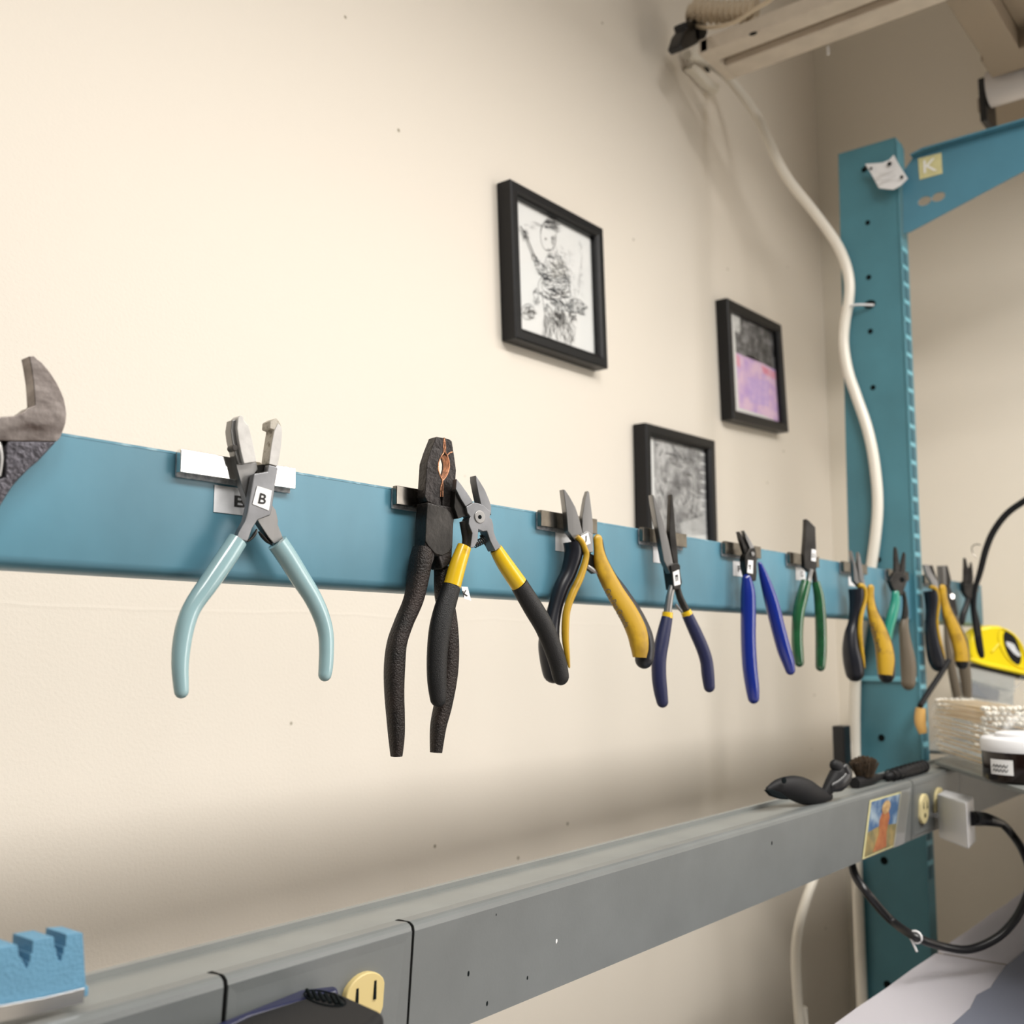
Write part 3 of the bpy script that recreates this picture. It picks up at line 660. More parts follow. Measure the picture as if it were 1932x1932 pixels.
f = [pl(P+Vector((0, .0085*math.cos(2*PI*i/n), .0062*math.sin(2*PI*i/n)))) for i in range(n)]
prism('bolt_hole', f, [v+Vector((.0005, 0, 0)) for v in f], M['hole'], post)

arm = thing('cantilever_arm', 'tapering blue bracket arm bolted to the post top, with a yellowish tag', 'bracket', (UX, -.29, 1.83))
def al(P, dx=0): return Vector((P.x-UX+dx, P.y+.29, P.z-1.83))
A0 = [onU(p) for p in ((1702, 322), (1722, 296), (1745, 284))]
far_t = Vector((UX, -1.05, onU((1932, 229)).z-.0)); far_b = Vector((UX, -1.05, onU((1932, 229)).z-.045))
b1 = onU((1932, 322)); b0 = onU((1704, 440)); bq = onU((1717, 437))
dz = (b1.z-bq.z)/(b1.y-bq.y)
mid = Vector((UX, -.62, b1.z+dz*(-.62-b1.y)))
slotc = [onU((1744, 379)), onU((1770, 371))]
def holed_plate(name, outline, holes, x0, x1, m, parent, conv):
    """plate in the y-z plane with round through-holes (boolean-free: triangulated fill)"""
    bm = bmesh.new()
    def loop(pts):
        vs = [bm.verts.new(p) for p in pts]
        return vs, [bm.edges.new((vs[i], vs[(i+1) % len(vs)])) for i in range(len(vs))]
    edges = []; loops = []
    for pts in [outline]+holes:
        vs, es = loop(pts); edges += es; loops.append(vs)
    res = bmesh.ops.triangle_fill(bm, use_beauty=True, use_dissolve=False, edges=edges)
    faces = [g for g in res['geom'] if isinstance(g, bmesh.types.BMFace)]
    ex = bmesh.ops.extrude_face_region(bm, geom=faces)
    nv = [g for g in ex['geom'] if isinstance(g, bmesh.types.BMVert)]
    bmesh.ops.translate(bm, vec=(x1-x0, 0, 0), verts=nv)
    for v in bm.verts: v.co = conv(v.co, x0)
    return finish(bm, name, m, parent, smooth=False)
hs = []
for c in slotc:
    hs.append([Vector((UX, c.y+.0095*math.cos(2*PI*i/16), c.z+.0068*math.sin(2*PI*i/16))) for i in range(16)])
outl = [onU((1704, 441)), onU((1703, 325)), onU((1722, 298)), onU((1745, 286)), far_t, far_b, mid, b1, bq]
holed_plate('arm_plate', outl, hs, 0, .003, M['arm'], arm, lambda c, d: Vector((c.x-UX, c.y+.29, c.z-1.83)))
tp = [onU((1722, 296)), onU((1745, 284)), far_t]
f = [al(p) for p in tp]+[al(p)-Vector((0, 0, .003)) for p in reversed(tp)]
prism('top_flange', [v+Vector((-.012, 0, 0)) for v in f], [v+Vector((.004, 0, 0)) for v in f], M['arm'], arm, bevel=.0008)
q = [onX(p, UX-.0008) for p in ((1732, 299), (1776, 288), (1778, 327), (1735, 339))]
tg = prism('paper_tag', [al(p) for p in q], [al(p)+Vector((.0006, 0, 0)) for p in q], M['tag'], arm); tg['label'] = 'pale yellow square tag with a white letter'
text_quad('printed_letter', 'K', [al(onX(p, UX-.0013)) for p in ((1743, 327), (1768, 321), (1767, 297), (1742, 303))], M['label'], tg, bold=.0)

# bent clear label holder hanging at the post top
q = [(1632, 309), (1650, 308), (1664, 307), (1677, 302), (1686, 292), (1697, 312), (1713, 337), (1700, 350), (1686, 358), (1672, 357), (1658, 355), (1646, 332)]
def lp(p, x): return onX(p, x)
holder = prism('label_holder', [lp(p, UX-.016-.004*math.sin(i)) for i, p in enumerate(q)], [lp(p, UX-.013-.004*math.sin(i)) for i, p in enumerate(q)], M['white'], None, bevel=.0005)
c = sum((v.co for v in holder.data.vertices), Vector())/len(holder.data.vertices)
for x in (UX-.013, ): pass
reparent_origin(holder, c); tag(holder, 'crumpled white plastic label holder hung on the top of the teal post', 'label holder')
for p, r in (((1643, 318), .0022), ((1678, 309), .0032), ((1701, 334), .0026)):
    P = onX(p, UX-.0205); n = 10
    f = [P+Vector((0, r*math.cos(2*PI*i/n), r*math.sin(2*PI*i/n)))-c for i in range(n)]
    prism('peg_hole', f, [v+Vector((.0005, 0, 0)) for v in f], M['hole'], holder)
for a, b in (((1653, 328), (1690, 318)), ((1656, 340), (1692, 330))):
    P0, P1 = onX(a, UX-.0212), onX(b, UX-.0212)
    tube('raised_rib', [P0-c, (P0+P1)/2-c-Vector((0, 0, .002)), P1-c], .0009, M['white'], holder, n=6)
P = onX((1632, 315), UX-.008)
tube('hanging_peg', [P-c, P-c+Vector((.008, 0, 0))], .002, M['blackp'], holder, n=8, smooth_path=False)

# ------------------------------------------------------------------ white cable beside the post, with zip tie
pts = [onY((1296, 104), -.012), onX((1330, 116), 1.43), onX((1365, 138), 1.445)]
for p in ((1400, 178), (1430, 222), (1452, 270), (1475, 318), (1500, 355), (1530, 392), (1560, 432), (1582, 466), (1597, 503), (1603, 540), (1600, 577), (1594, 610), (1592, 650), (1600, 700), (1615, 745), (1634, 800), (1646, 850), (1654, 910), (1656, 960), (1652, 1010), (1645, 1062), (1630, 1160), (1616, 1260), (1613, 1330), (1613, 1400), (1614, 1455), (1612, 1520)):
    pts.append(onX(p, UX-.0085))
for _ in range(1): pts.append(Vector((pts[-1].x, pts[-1].y, .02)))
cb = tube('power_cable', pts, .0075, M['cable'], None, n=12, k=5)
reparent_origin(cb, pts[16]); tag(cb, 'white cable running down from the overhead frame along the teal post', 'cable')
P0 = onX((1590, 579), UX-.009); P1 = onX((1648, 575), UX-.006)
zt_ = thing('zip_tie', 'white zip tie holding the white cable to the post', 'zip tie', P0)
tube('tie_strap', [P0-P0, (P1-P0)*.5+Vector((-.006, 0, 0)), P1-P0+Vector((.002, 0, 0))], .0017, M['white'], zt_, n=8)
cc = onX((1600, 578), UX-.007)-P0
tube('tie_loop', [cc+Vector((.0068*math.cos(a), .0068*math.sin(a), 0)) for a in [i*2*PI/14 for i in range(15)]], .0016, M['white'], zt_, n=8)

# lower white cord under the raceway
pts = [onY(p, -.18) for p in ((1552, 1600), (1537, 1652), (1522, 1695), (1509, 1740), (1502, 1790), (1503, 1850), (1509, 1932), (1520, 2010))]; pts.append(Vector((pts[-1].x, pts[-1].y, .01)))
lc = tube('power_cable', pts, .006, M['cable'], None, n=10)
reparent_origin(lc, pts[0]); tag(lc, 'pale cord hanging below the grey raceway before the wall', 'cable')

# black bar standing by the post
P0 = onY((1588, 1370), -.20); P1 = onY((1608, 1480), -.20)
bb = box('black_bar', (P0.x, -.203, 1.02), (P0.x+.024, -.186, P0.z), M['blackp'], None, bevel=.002)
tag(bb, 'slim matt black upright bar beside the teal post, rising behind the raceway', 'bar')
reparent_origin(bb, (P0.x+.012, -.2, 1.02))

# ------------------------------------------------------------------ grey raceway
RF = -.360; RB = -.314; RZ = 1.1085; RZB = 1.0448; TILT = .0045
rw = thing('power_raceway', 'long grey metal power raceway running along the bench below the pliers', 'raceway', (1.0, -.337, RZB))
def rl(x, y, z): return Vector((x-1.0, y+.337, z-RZB))
def rprof(dy=0, top=True):
    return [(RB, RZ-.0012), (RB+.0, RZB), (RF+TILT+dy, RZB), (RF+dy, RZ-.004), (RF+.0012+dy, RZ-.0012), (RF+.004+dy, RZ)] if top else []
prism('raceway_body', [rl(.06, y+.0012*(y < -.33), z-.0006) for y, z in rprof()], [rl(1.86, y+.0012*(y < -.33), z-.0006) for y, z in rprof()], M['race'], rw)
def cover(x0, x1, name='cover_panel', m=None):
    p = [(RF+.012, RZ), (RF+.012, RZ-.001), (RF+.004, RZ-.0012), (RF+TILT+.0012, RZB), (RF+TILT, RZB), (RF, RZ-.004), (RF+.0006, RZ-.0015), (RF+.002, RZ-.0003), (RF+.004, RZ+.0004)]
    return prism(name, [rl(x0, y, z) for y, z in p], [rl(x1, y, z) for y, z in p], m or M['racet'], rw, smooth=False)
xs1 = onY((427, 1832), RF).x; xs2 = onY((780, 1738), RF).x; xs3 = onY((1722, 1474), RF).x; xs4 = onY((1812, 1452), RF).x
cover(.06, xs1-.0011); c2 = cover(xs1+.0011, xs2-.0011); cover(xs2+.0011, xs3-.0011); c4 = cover(xs3+.0011, xs4); cover(xs4+.0008, 1.86)
for xx in (xs1, xs2, xs3, xs4+.0004):
    bm = bmesh.new(); add_prism(bm, [rl(xx-.0013, y, z) for y, z in ((RF+.012, RZ+.0002), (RF+.012, RZ-.003), (RF+TILT+.003, RZB), (RF+TILT+.0004, RZB), (RF+.0005, RZ-.004), (RF+.0012, RZ-.0013), (RF+.004, RZ+.0002))], [rl(xx+.0013, y, z) for y, z in ((RF+.012, RZ+.0002), (RF+.012, RZ-.003), (RF+TILT+.003, RZB), (RF+TILT+.0004, RZB), (RF+.0005, RZ-.004), (RF+.0012, RZ-.0013), (RF+.004, RZ+.0002))])
    finish(bm, 'seam_gap', M['seam'], rw, smooth=False)
prism('back_lip', [rl(.06, y, z) for y, z in ((RB, RZ-.002), (RB+.004, RZ-.002), (RB+.004, RZ+.0012), (RB, RZ+.0012))], [rl(1.86, y, z) for y, z in ((RB, RZ-.002), (RB+.004, RZ-.002), (RB+.004, RZ+.0012), (RB, RZ+.0012))], M['race'], rw)
def ytilt(z): return RF+TILT*(RZ-z)/(RZ-RZB)
# raised bevelled border of the left outlet cover
def border(x0, x1, z0, z1, wd, parent):
    bm = bmesh.new()
    o = [(x0, z0), (x1, z0), (x1, z1), (x0, z1)]; i = [(x0+wd, z0+wd), (x1-wd, z0+wd), (x1-wd, z1-wd), (x0+wd, z1-wd)]
    vo = [bm.verts.new(rl(x, ytilt(z)-.0006, z)) for x, z in o]; vi = [bm.verts.new(rl(x, ytilt(z)-.0001, z)) for x, z in i]
    vb = [bm.verts.new(rl(x, ytilt(z)+.0005, z)) for x, z in o]
    for k in range(4):
        bm.faces.new((vo[k], vo[(k+1) % 4], vi[(k+1) % 4], vi[k])); bm.faces.new((vo[k], vb[k], vb[(k+1) % 4], vo[(k+1) % 4]))
    return finish(bm, 'raised_border', M['racet'], parent, smooth=False)
border(xs1+.0013, xs2-.0013, RZB+.001, RZ-.0035, .007, c2)
border(xs3+.006, xs4-.004, RZB+.004, RZ-.005, .004, c4)
def receptacle(cx, cz, w, h, m, parent, lab, flat=True):
    n = 28; pts = []
    for i in range(n):
        a = 2*PI*i/n; x = w*math.cos(a); z = h*math.sin(a)
        if flat: x = max(-w*.86, min(w*.86, x))
        pts.append((cx+x, cz+z))
    f = [rl(x, ytilt(z)-.0034, z) for x, z in pts]; b = [rl(x, ytilt(z)+.001, z) for x, z in pts]
    r = prism('receptacle', f, b, m, parent, bevel=.0008); r['label'] = lab
    for dx, dz_, sw, sh in ((-.006, .004, .0016, .007), (.006, .004, .0016, .009), (0, -.007, .004, .004)):
        bm = bmesh.new(); add_box(bm, rl(cx+dx, ytilt(cz+dz_)-.0034, cz+dz_), (sw, .0008, sh)); finish(bm, 'plug_slot', M['hole'], r)
    return r
g0 = onY((684, 1880), RF)
receptacle(g0.x+.0008, g0.z-.0022, .0150, .0135, M['gold'], c2, 'glossy ivory outlet face above the black adapter')
g1 = onY((1744, 1526), RF); receptacle(g1.x, g1.z, .0150, .0165, M['ivory'], c4, 'ivory outlet face beside the white charger')
g2 = onY((1766, 1517), RF); receptacle(g2.x+.012, g2.z+.001, .0150, .0165, M['ivory'], c4, 'ivory outlet face behind the white charger')
# small chips in the paint
for p, r, m in (((934, 1724), .0009, 'hole'), ((887, 1837), .0011, 'hole'), ((1053, 1776), .0010, 'label'), ((926, 1895), .0009, 'hole'), ((1001, 1846), .0008, 'hole'), ((1456, 1590), .0013, 'hole')):
    P = onY(p, RF+.0012); bm = bmesh.new(); bmesh.ops.create_uvsphere(bm, u_segments=8, v_segments=6, radius=r)
    bmesh.ops.scale(bm, vec=(1, .35, 1.6), verts=bm.verts[:]); bmesh.ops.translate(bm, vec=rl(P.x, ytilt(P.z), P.z), verts=bm.verts[:])
    o = finish(bm, 'paint_chip', M[m], rw)

# black adapter plugged into the left outlet
ad = thing('power_adapter', 'black plug-in adapter with a dark blue back edge on the left outlet', 'power adapter', (g0.x-.02, RF-.01, g0.z-.03))
def adl(P): return Vector(P)-Vector((g0.x-.02, RF-.01, g0.z-.03))
ztop = onY((640, 1862), RF-.012).z
q = [onZ(p, ztop) for p in ((640, 1860), (732, 1906), (690, 2010), (300, 2040), (395, 1936))]
q = [onZ(p, ztop) for p in ((628, 1864), (728, 1908), (560, 2060), (250, 2020), (470, 1912))]
prism('adapter_body', [adl(p) for p in q], [adl(p)-Vector((0, 0, .045)) for p in q], M['blackm'], ad, bevel=.004, bseg=4)
qb = [onZ(p, ztop-.001) for p in ((566, 1866), (634, 1858), (640, 1866), (470, 1914), (260, 2018), (180, 1990), (396, 1934))]
prism('blue_back_shell', [adl(p) for p in qb], [adl(p)-Vector((0, 0, .044)) for p in qb], M['bluep'], ad, bevel=.002)['label'] = 'dark blue back edge'
cA = crop(0, 1640, .41408)
ring_ = []
for i in range(25):
    a = 2*PI*i/24; u = 95*math.cos(a); v = 30*math.sin(a)
    ring_.append(cA((1480+u*1.0-v*.1, 588+v*1.0+u*.22))[0])
tube('grip_ring', [adl(onZ(p, ztop+.0002)) for p in ring_], .0004, M['hole'], ad, n=6, smooth_path=False)
for dx in (-70, -42, -14, 14, 42, 66):
    a_ = cA((1478+dx-10, 566+dx*.22))[0]; b_ = cA((1478+dx+14, 606+dx*.22))[0]
    tube('grip_rib', [adl(onZ(a_, ztop+.0002)), adl(onZ(b_, ztop+.0002))], .0009, M['hole'], ad, n=6, smooth_path=False)

# ------------------------------------------------------------------ blue notched block on the raceway
yb0 = -.350
def bp(p, y=yb0): return onY(p, y)
outline = cA((-200, 380), (-60, 352), (0, 357), (80, 345), (88, 405), (100, 405), (104, 428), (112, 428), (114, 450), (128, 450), (130, 425), (137, 425), (138, 385), (147, 385), (150, 324), (246, 308), (248, 360), (256, 360), (258, 396), (264, 396), (266, 418), (280, 418), (282, 390), (290, 390), (290, 355), (298, 355), (302, 296), (378, 290), (392, 535), (385, 545), (200, 590), (0, 620), (-200, 660))
blk = thing('notched_block', 'sky blue foam block with stepped notches on the raceway at the bottom left', 'block', bp(cA((200, 560))[0]))
o0 = blk.location.copy()
f = [bp(p)-o0 for p in outline]
prism('foam_block', f, [v+Vector((0, .016, 0)) for v in f], M['foamblue'], blk, bevel=.0008)
f = [bp(p, yb0-.002)-o0 for p in cA((-200, 655), (0, 622), (200, 585), (388, 540), (382, 610), (200, 655), (0, 700), (-200, 745))]
st = prism('metal_channel', f, [v+Vector((0, .0015, 0)) for v in f], M['alu'], blk, bevel=.0003); st['label'] = 'shiny metal channel along the base'
f = [bp(p, yb0+.003)-o0 for p in cA((375, 540), (404, 530), (404, 575), (385, 585))]
prism('foam_foot', f, [v+Vector((0, .012, 0)) for v in f], M['foamblue'], blk, bevel=.0005)

# ------------------------------------------------------------------ things lying on the raceway
cS = crop(1200, 1460, .23810)
zr = RZ
# black cupped plastic clip
sp = thing('plastic_clip', 'black cupped plastic clip lying on the raceway left of the brush', 'clip', (.95, -.336, RZ))
def spl(P): return Vector(P)-Vector((.95, -.336, RZ))
ysp = -.340
c6 = crop(1400, 1340, .30645)
fs = Fr((1500, 1500), 0, 18, y=ysp)
sp.location = fs.O; sp.rotation_euler = (0, 0, -fs.a)
fs.tube('clip_cup', c6((165, 488, 46), (225, 472, 100), (310, 478, 150), (390, 502, 160), (465, 524, 112), (535, 530, 56)), M['blackm'], sp, w=0, ratio=.75, start=True)
op = fs.plate('cup_opening', c6((152, 492), (190, 488), (240, 505), (280, 535), (292, 552), (240, 548), (185, 530)), .006, .0105, M['hole'], sp, bevel=.001)
fs.disc('cup_hole', c6((262, 432))[0], 6, .0085, .0098, M['hole'], sp, n=14)
fs.tube('clip_stem', c6((505, 520, 60), (550, 455, 96), (585, 400, 112), (590, 360, 100), (570, 338, 70)), M['blackm'], sp, w=0, ratio=.8, start=True)
fs.tube('clip_knuckle', c6((560, 470, 70), (600, 450, 96), (640, 400, 86), (630, 360, 70)), M['blackp'], sp, w=.003, ratio=.8, start=True)

# bench brush: brown bristles, black ribbed handle
zb_ = RZ
b0_ = onZ((1615, 1478), zb_+.004); b1_ = onZ((1745, 1450), zb_+.006)
br = thing('bench_brush', 'small black brush with brown bristles and ribbed handle on the raceway', 'brush', (b0_.x, b0_.y, RZ))
brl = lambda P: Vector(P)-Vector((b0_.x, b0_.y, RZ))
pp = [onZ(p, zb_+h) for p, h in (((1612, 1478), .004), ((1640, 1470), .005), ((1662, 1466), .004), ((1680, 1464), .005), ((1715, 1455), .006), ((1742, 1446), .007))]
tube('brush_handle', [brl(p) for p in pp], [.006, .006, .0035, .005, .0065, .0065], M['blackm'], br, n=12)
bm = bmesh.new()
for i in range(9):
    t = i/8; P = Vector(pp[3]).lerp(Vector(pp[5]), t); d = (Vector(pp[5])-Vector(pp[3])).normalized()
    e1 = d.orthogonal().normalized(); e2 = d.cross(e1); R = .0067+.0006*math.sin(t*3)
    add_tube(bm, [brl(P+(e1*math.cos(a)+e2*math.sin(a))*R) for a in [k*2*PI/12 for k in range(13)]], .0009, 6)
finish(bm, 'grip_ribs', M['blackm'], br)
P = Vector(pp[1]).lerp(Vector(pp[0]), .3); bm = bmesh.new()
for i in range(260):
    a = random.random()*2*PI; r = math.sqrt(random.random())
    base = P+Vector((.012*r*math.cos(a), .008*r*math.sin(a), .004)); tip = base+Vector((.010*r*math.cos(a), .006*r*math.sin(a), .020-.006*r*r+random.random()*.002))
    add_tube(bm, [brl(base), brl(tip)], .00055, 4)
finish(bm, 'bristles', M['bristle'], br, smooth=False)['kind'] = 'stuff'

# postcard taped to the raceway
q = [(1637, 1510), (1697, 1493), (1690, 1597), (1630, 1622)]
pc = thing('postcard', 'small colourful picture card with a robed figure taped to the raceway', 'picture card', onY((1663, 1555), RF-.001))
pcl = lambda P: Vector(P)-pc.location
def rq(p, dy):
    P = onY(p, RF+.002); return pcl(Vector((P.x, ytilt(P.z)-dy, P.z)))
def pcard(name, pts, m, dy, parent=None):
    f = [rq(p, dy) for p in pts]; return prism(name, f, [v+Vector((0, .0002, 0)) for v in f], m, parent or pc)
def qi(u, v):
    a = Vector(q[3]).lerp(Vector(q[2]), u); b = Vector(q[0]).lerp(Vector(q[1]), u); r = a.lerp(b, v); return (r.x, r.y)
card = pcard('card', [qi(*k) for k in ((0, 0), (1, 0), (1, 1), (0, 1))], M['tag'], .0009)
pcard('sky_print', [qi(*k) for k in ((.05, .45), (.45, .50), (.97, .42), (.97, .97), (.05, .97))], M['sky'], .0012, card)
pcard('field_print', [qi(*k) for k in ((.05, .03), (.97, .03), (.97, .42), (.45, .50), (.05, .45))], M['field'], .0012, card)
pcard('figure_print', [qi(*k) for k in ((.30, .06), (.72, .06), (.66, .35), (.70, .60), (.60, .78), (.48, .78), (.38, .60), (.42, .35))], M['robe'], .0015, card)
hd_ = [qi(.54+.13*math.cos(a), .80+.12*math.sin(a)) for a in [i*2*PI/14 for i in range(14)]]
pcard('head_print', hd_, M['skin'], .0017, card)
pcard('tape_strip', [(1692, 1492), (1712, 1486), (1706, 1592), (1686, 1600)], M['tapec'], .0022).__setitem__('label', 'clear tape along the right edge')

# white charger and its black cord
ch0 = onY((1790, 1540), RF-.022)
wc = thing('wall_charger', 'white cube charger plugged into the outlet beside the picture card', 'charger', onY((1772, 1590), RF-.003))
def wcl(P): return Vector(P)-wc.location
fy = RF-.034
zc1 = 1.089; zc0 = zc1-.049
cq = [onZ(p, zc1) for p in ((1768, 1497), (1823, 1514), (1837, 1503), (1782, 1489))]
prism('charger_body', [wcl(p) for p in cq], [wcl(p)-Vector((0, 0, .049)) for p in cq], M['white'], wc, bevel=.0025, bseg=4)
xa = cq[1].x; xb = cq[2].x
cm = (cq[0]+cq[3])/2
for dx in (.004, -.004):
    box('plug_blade', wcl((cm.x-.002+dx, cm.y-.004, zc0+.02)), wcl((cm.x-.001+dx, RF+.004, zc0+.027)), M['chrome'], wc, bevel=0)
pj = onY((1832, 1538), fy+.006)
pj = (cq[1]+cq[2])/2+Vector((.010, -.004, -.021)); cordp = [(cq[1]+cq[2])/2+Vector((-.002, 0, -.020)), pj, onY((1862, 1546), pj.y-.012), onY((1890, 1554), pj.y-.02), onY((1914, 1580), fy-.05), onY((1932, 1610), fy-.065), onY((1944, 1650), fy-.075), onY((1938, 1690), fy-.075),
         onY((1915, 1735), fy-.065), onY((1880, 1770), fy-.05), onY((1830, 1791), fy-.03), onY((1780, 1786), fy-.012), onY((1728, 1768), fy+.004), onY((1680, 1735), RF), onY((1640, 1690), RF+.006), onY((1615, 1655), RF+.02), onY((1606, 1625), RF+.03), onY((1600, 1590), RF+.052)]
kc = thing('charger_cord', 'thick black cord looping from the white charger down in front of the post', 'cord', cordp[1])
ck = lambda P: Vector(P)-cordp[1]
tube('cord', [ck(p) for p in cordp[2:]], .0042, M['blackp'], kc, n=10)
tube('connector', [ck(p) for p in (cordp[0], cordp[1], cordp[2], cordp[3])], [.0075, .0078, .0068, .0042], M['blackp'], kc, n=12)
tc_ = onY((1728, 1768), fy+.004)
tube('wire_twist', [ck(tc_+Vector((0, .0055*math.cos(a), .0055*math.sin(a)))) for a in [i*2*PI/12 for i in range(13)]]+[ck(tc_+Vector((.001, 0, -.014)))], .0012, M['white'], kc, n=6)['label'] = 'white twist tie on the cord'

# ------------------------------------------------------------------ bench top with sheets and mat
BZ = .92; BY = onZ((1750, 1811), BZ).y
wb = thing('workbench', 'pale laminate workbench under the white sheets at the bottom right', 'workbench', (1.0, -.85, 0))
box('bench_top', (-.8, -.5, BZ-.035), (.86, BY-.004+.85, BZ-.001), M['bench'], wb, bevel=.002)
for sx, sy in ((-.7, -.4), (-.7, .4), (.75, -.4), (.75, .4)):
    box('bench_leg', (sx-.02, sy-.02, 0), (sx+.02, sy+.02, BZ-.036), M['arm'], wb, bevel=.001)
s0 = onZ((1770, 1800), BZ); s1 = onZ((1890, 1832), BZ)
def sheet(x0, x1, dz, label):
    bm = bmesh.new(); nx, ny = 10, 6; vs = []
    for j in range(ny+1):
        for i in range(nx+1):
            x = x0+(x1-x0)*i/nx; y = BY-(.42)*j/ny
            vs.append(bm.verts.new((x, y, BZ+dz+.0006*math.sin(x*40))))
    for j in range(ny):
        for i in range(nx): bm.faces.new((vs[j*(nx+1)+i], vs[j*(nx+1)+i+1], vs[(j+1)*(nx+1)+i+1], vs[(j+1)*(nx+1)+i]))
    bmesh.ops.solidify(bm, geom=bm.faces[:], thickness=.0006)
    o = finish(bm, 'paper_sheet', M['wpaper'], None); reparent_origin(o, ((x0+x1)/2, BY-.2, BZ+dz)); tag(o, label, 'paper sheet', 'white sheets on the bench'); return o
sheet(.45, s0.x-.001, .0012, 'large white sheet on the bench in the bottom corner, in front of the post')
sheet(s0.x+.0035, 1.80, .0012, 'white sheet on the bench under the black cord, past the seam')
mo = [onZ(p, BZ+.003) for p in ((1800, 1932), (1830, 1905), (1842, 1880), (1868, 1866), (1884, 1842), (1896, 1826), (1932, 1796), (2050, 1700), (2300, 1720), (2300, 2300), (1700, 2300), (1720, 2000))]
mt = prism('bench_mat', [(p.x, p.y, BZ+.0045) for p in mo], [(p.x, p.y, BZ+.0022) for p in mo], M['mat'], None, bevel=.0005)
mc = sum(mo, Vector())/len(mo); reparent_origin(mt, mc); tag(mt, 'grey-blue mat with a wavy edge lying over the white sheets', 'mat')
# ------------------------------------------------------------------ shelf tray on the raceway corner and its clutter
TZ = RZ+.0065
ta = onZ((1808, 1451), RZ+.006); tb_ = onZ((1932, 1491), RZ+.006)
dv = (tb_-ta); dv.z = 0; dv.normalize(); nv = Vector((-dv.y, dv.x, 0))
if nv.x < 0: nv = -nv
# dv points from the raceway towards the viewer, nv to the right
ta2 = ta-dv*.085
tout = [ta2, ta+dv*.36, ta+dv*.36+nv*.30, Vector((1.86, -.50, 0)), Vector((1.86, -.24, 0)), Vector((1.505, -.24, 0)), Vector((1.505, ta2.y+.0, 0))]
tray = prism('shelf_tray', [(p.x, p.y, TZ) for p in tout], [(p.x, p.y, TZ-.005) for p in tout], M['race'], None, bevel=.001)
reparent_origin(tray, (ta.x, ta.y, TZ-.005)); tag(tray, 'thin grey shelf tray set askew on the right end of the raceway', 'tray')

# bag of cotton swabs
cT = crop(1720, 1100, .19666)
bg0 = onZ((1744, 1424), TZ); bl_ = onZ((1850, 1463), TZ); bd = (bl_-bg0); blen = bd.length; bd.normalize(); bn = Vector((-bd.y, bd.x, 0)); bn = bn if bn.x > 0 else -bn
BH = .078; BW = .07
bag = thing('swab_bag', 'clear plastic bag packed with wooden cotton swabs on the grey tray', 'bag', (bg0+bd*blen/2+bn*BW/2))
bag_o = bag.location.copy(); bag_o.z = TZ; bag.location = bag_o
bm = bmesh.new(); rows = []
for i in range(13):
    t = i/12; s_ = 1-.25*abs(2*t-1)**4
    row = []
    for j in range(16):
        a = 2*PI*j/16; ca, sa = math.cos(a), math.sin(a)
        y_ = math.copysign(abs(ca)**.55, ca)*BW/2*s_; z_ = BH/2+math.copysign(abs(sa)**.6, sa)*BH/2*s_*(1-.12*t)
        row.append(bm.verts.new(bd*((t-.5)*blen*1.02)+bn*(y_+random.uniform(-.0015, .0015))+Vector((0, 0, max(.0005, z_+random.uniform(-.0015, .0015))))))
    rows.append(row)
for a, b in zip(rows, rows[1:]):
    for j in range(16): bm.faces.new((a[j], a[(j+1) % 16], b[(j+1) % 16], b[j]))
bm.faces.new(list(reversed(rows[0]))); bm.faces.new(rows[-1])
finish(bm, 'bag_film', M['bag'], bag, angle=180)
bm = bmesh.new()   # crumpled bag mouth at the near end
for k in range(3):
    vs = [bm.verts.new(bd*(blen*.5+.004+.03*u)+bn*(BW*(v-.5)*.9+.004*math.sin(7*u+k*2))+Vector((0, 0, .03+.028*k+.010*math.sin(9*v+k)+.014*u))) for u in (0, .33, .66, 1) for v in (0, .2, .4, .6, .8, 1)]
    for i in range(3):
        for j in range(5): bm.faces.new((vs[i*6+j], vs[i*6+j+1], vs[(i+1)*6+j+1], vs[(i+1)*6+j]))
finish(bm, 'crumpled_mouth', M['bag'], bag, angle=180)
# swabs
bm = bmesh.new(); SL = blen*.86
add_tube(bm, [(-SL/2, 0, 0), (SL/2, 0, 0)], .0011, 6)
bm.faces.ensure_lookup_table(); nf = len(bm.faces)
for sx in (-1, 1):
    add_tube(bm, [(sx*(SL/2-.012), 0, 0), (sx*(SL/2-.008), 0, 0), (sx*(SL/2-.001), 0, 0), (sx*(SL/2+.003), 0, 0)], [.0011, .0026, .0027, .0012], 7)
for i, f_ in enumerate(bm.faces): f_.material_index = 0 if i < nf else 1
sw0 = None; ang = math.atan2(bd.y, bd.x); cnt = 0
for r_ in range(12):
    for c_ in range(9):
        yy = (c_-4+.5*(r_ % 2))*.0066; zz = .009+r_*.0056
        if abs(yy) > .026: continue
        if abs(yy) < .018 and zz < .050: continue
        if sw0 is None:
            sw0 = finish(bm, 'cotton_swab', [M['swab'], M['cotton']], None, angle=60); o = sw0
        else:
            o = sw0.copy(); COL.objects.link(o)
        tag(o, 'pale wooden cotton swab packed lengthwise in the clear bag', 'cotton swab', 'cotton swabs in the clear bag')
        o.location = bag_o+bn*yy+bd*random.uniform(-.006, .006)+Vector((0, 0, zz))
        o.rotation_euler = (0, random.uniform(-.006, .006), ang+random.uniform(-.006, .006))

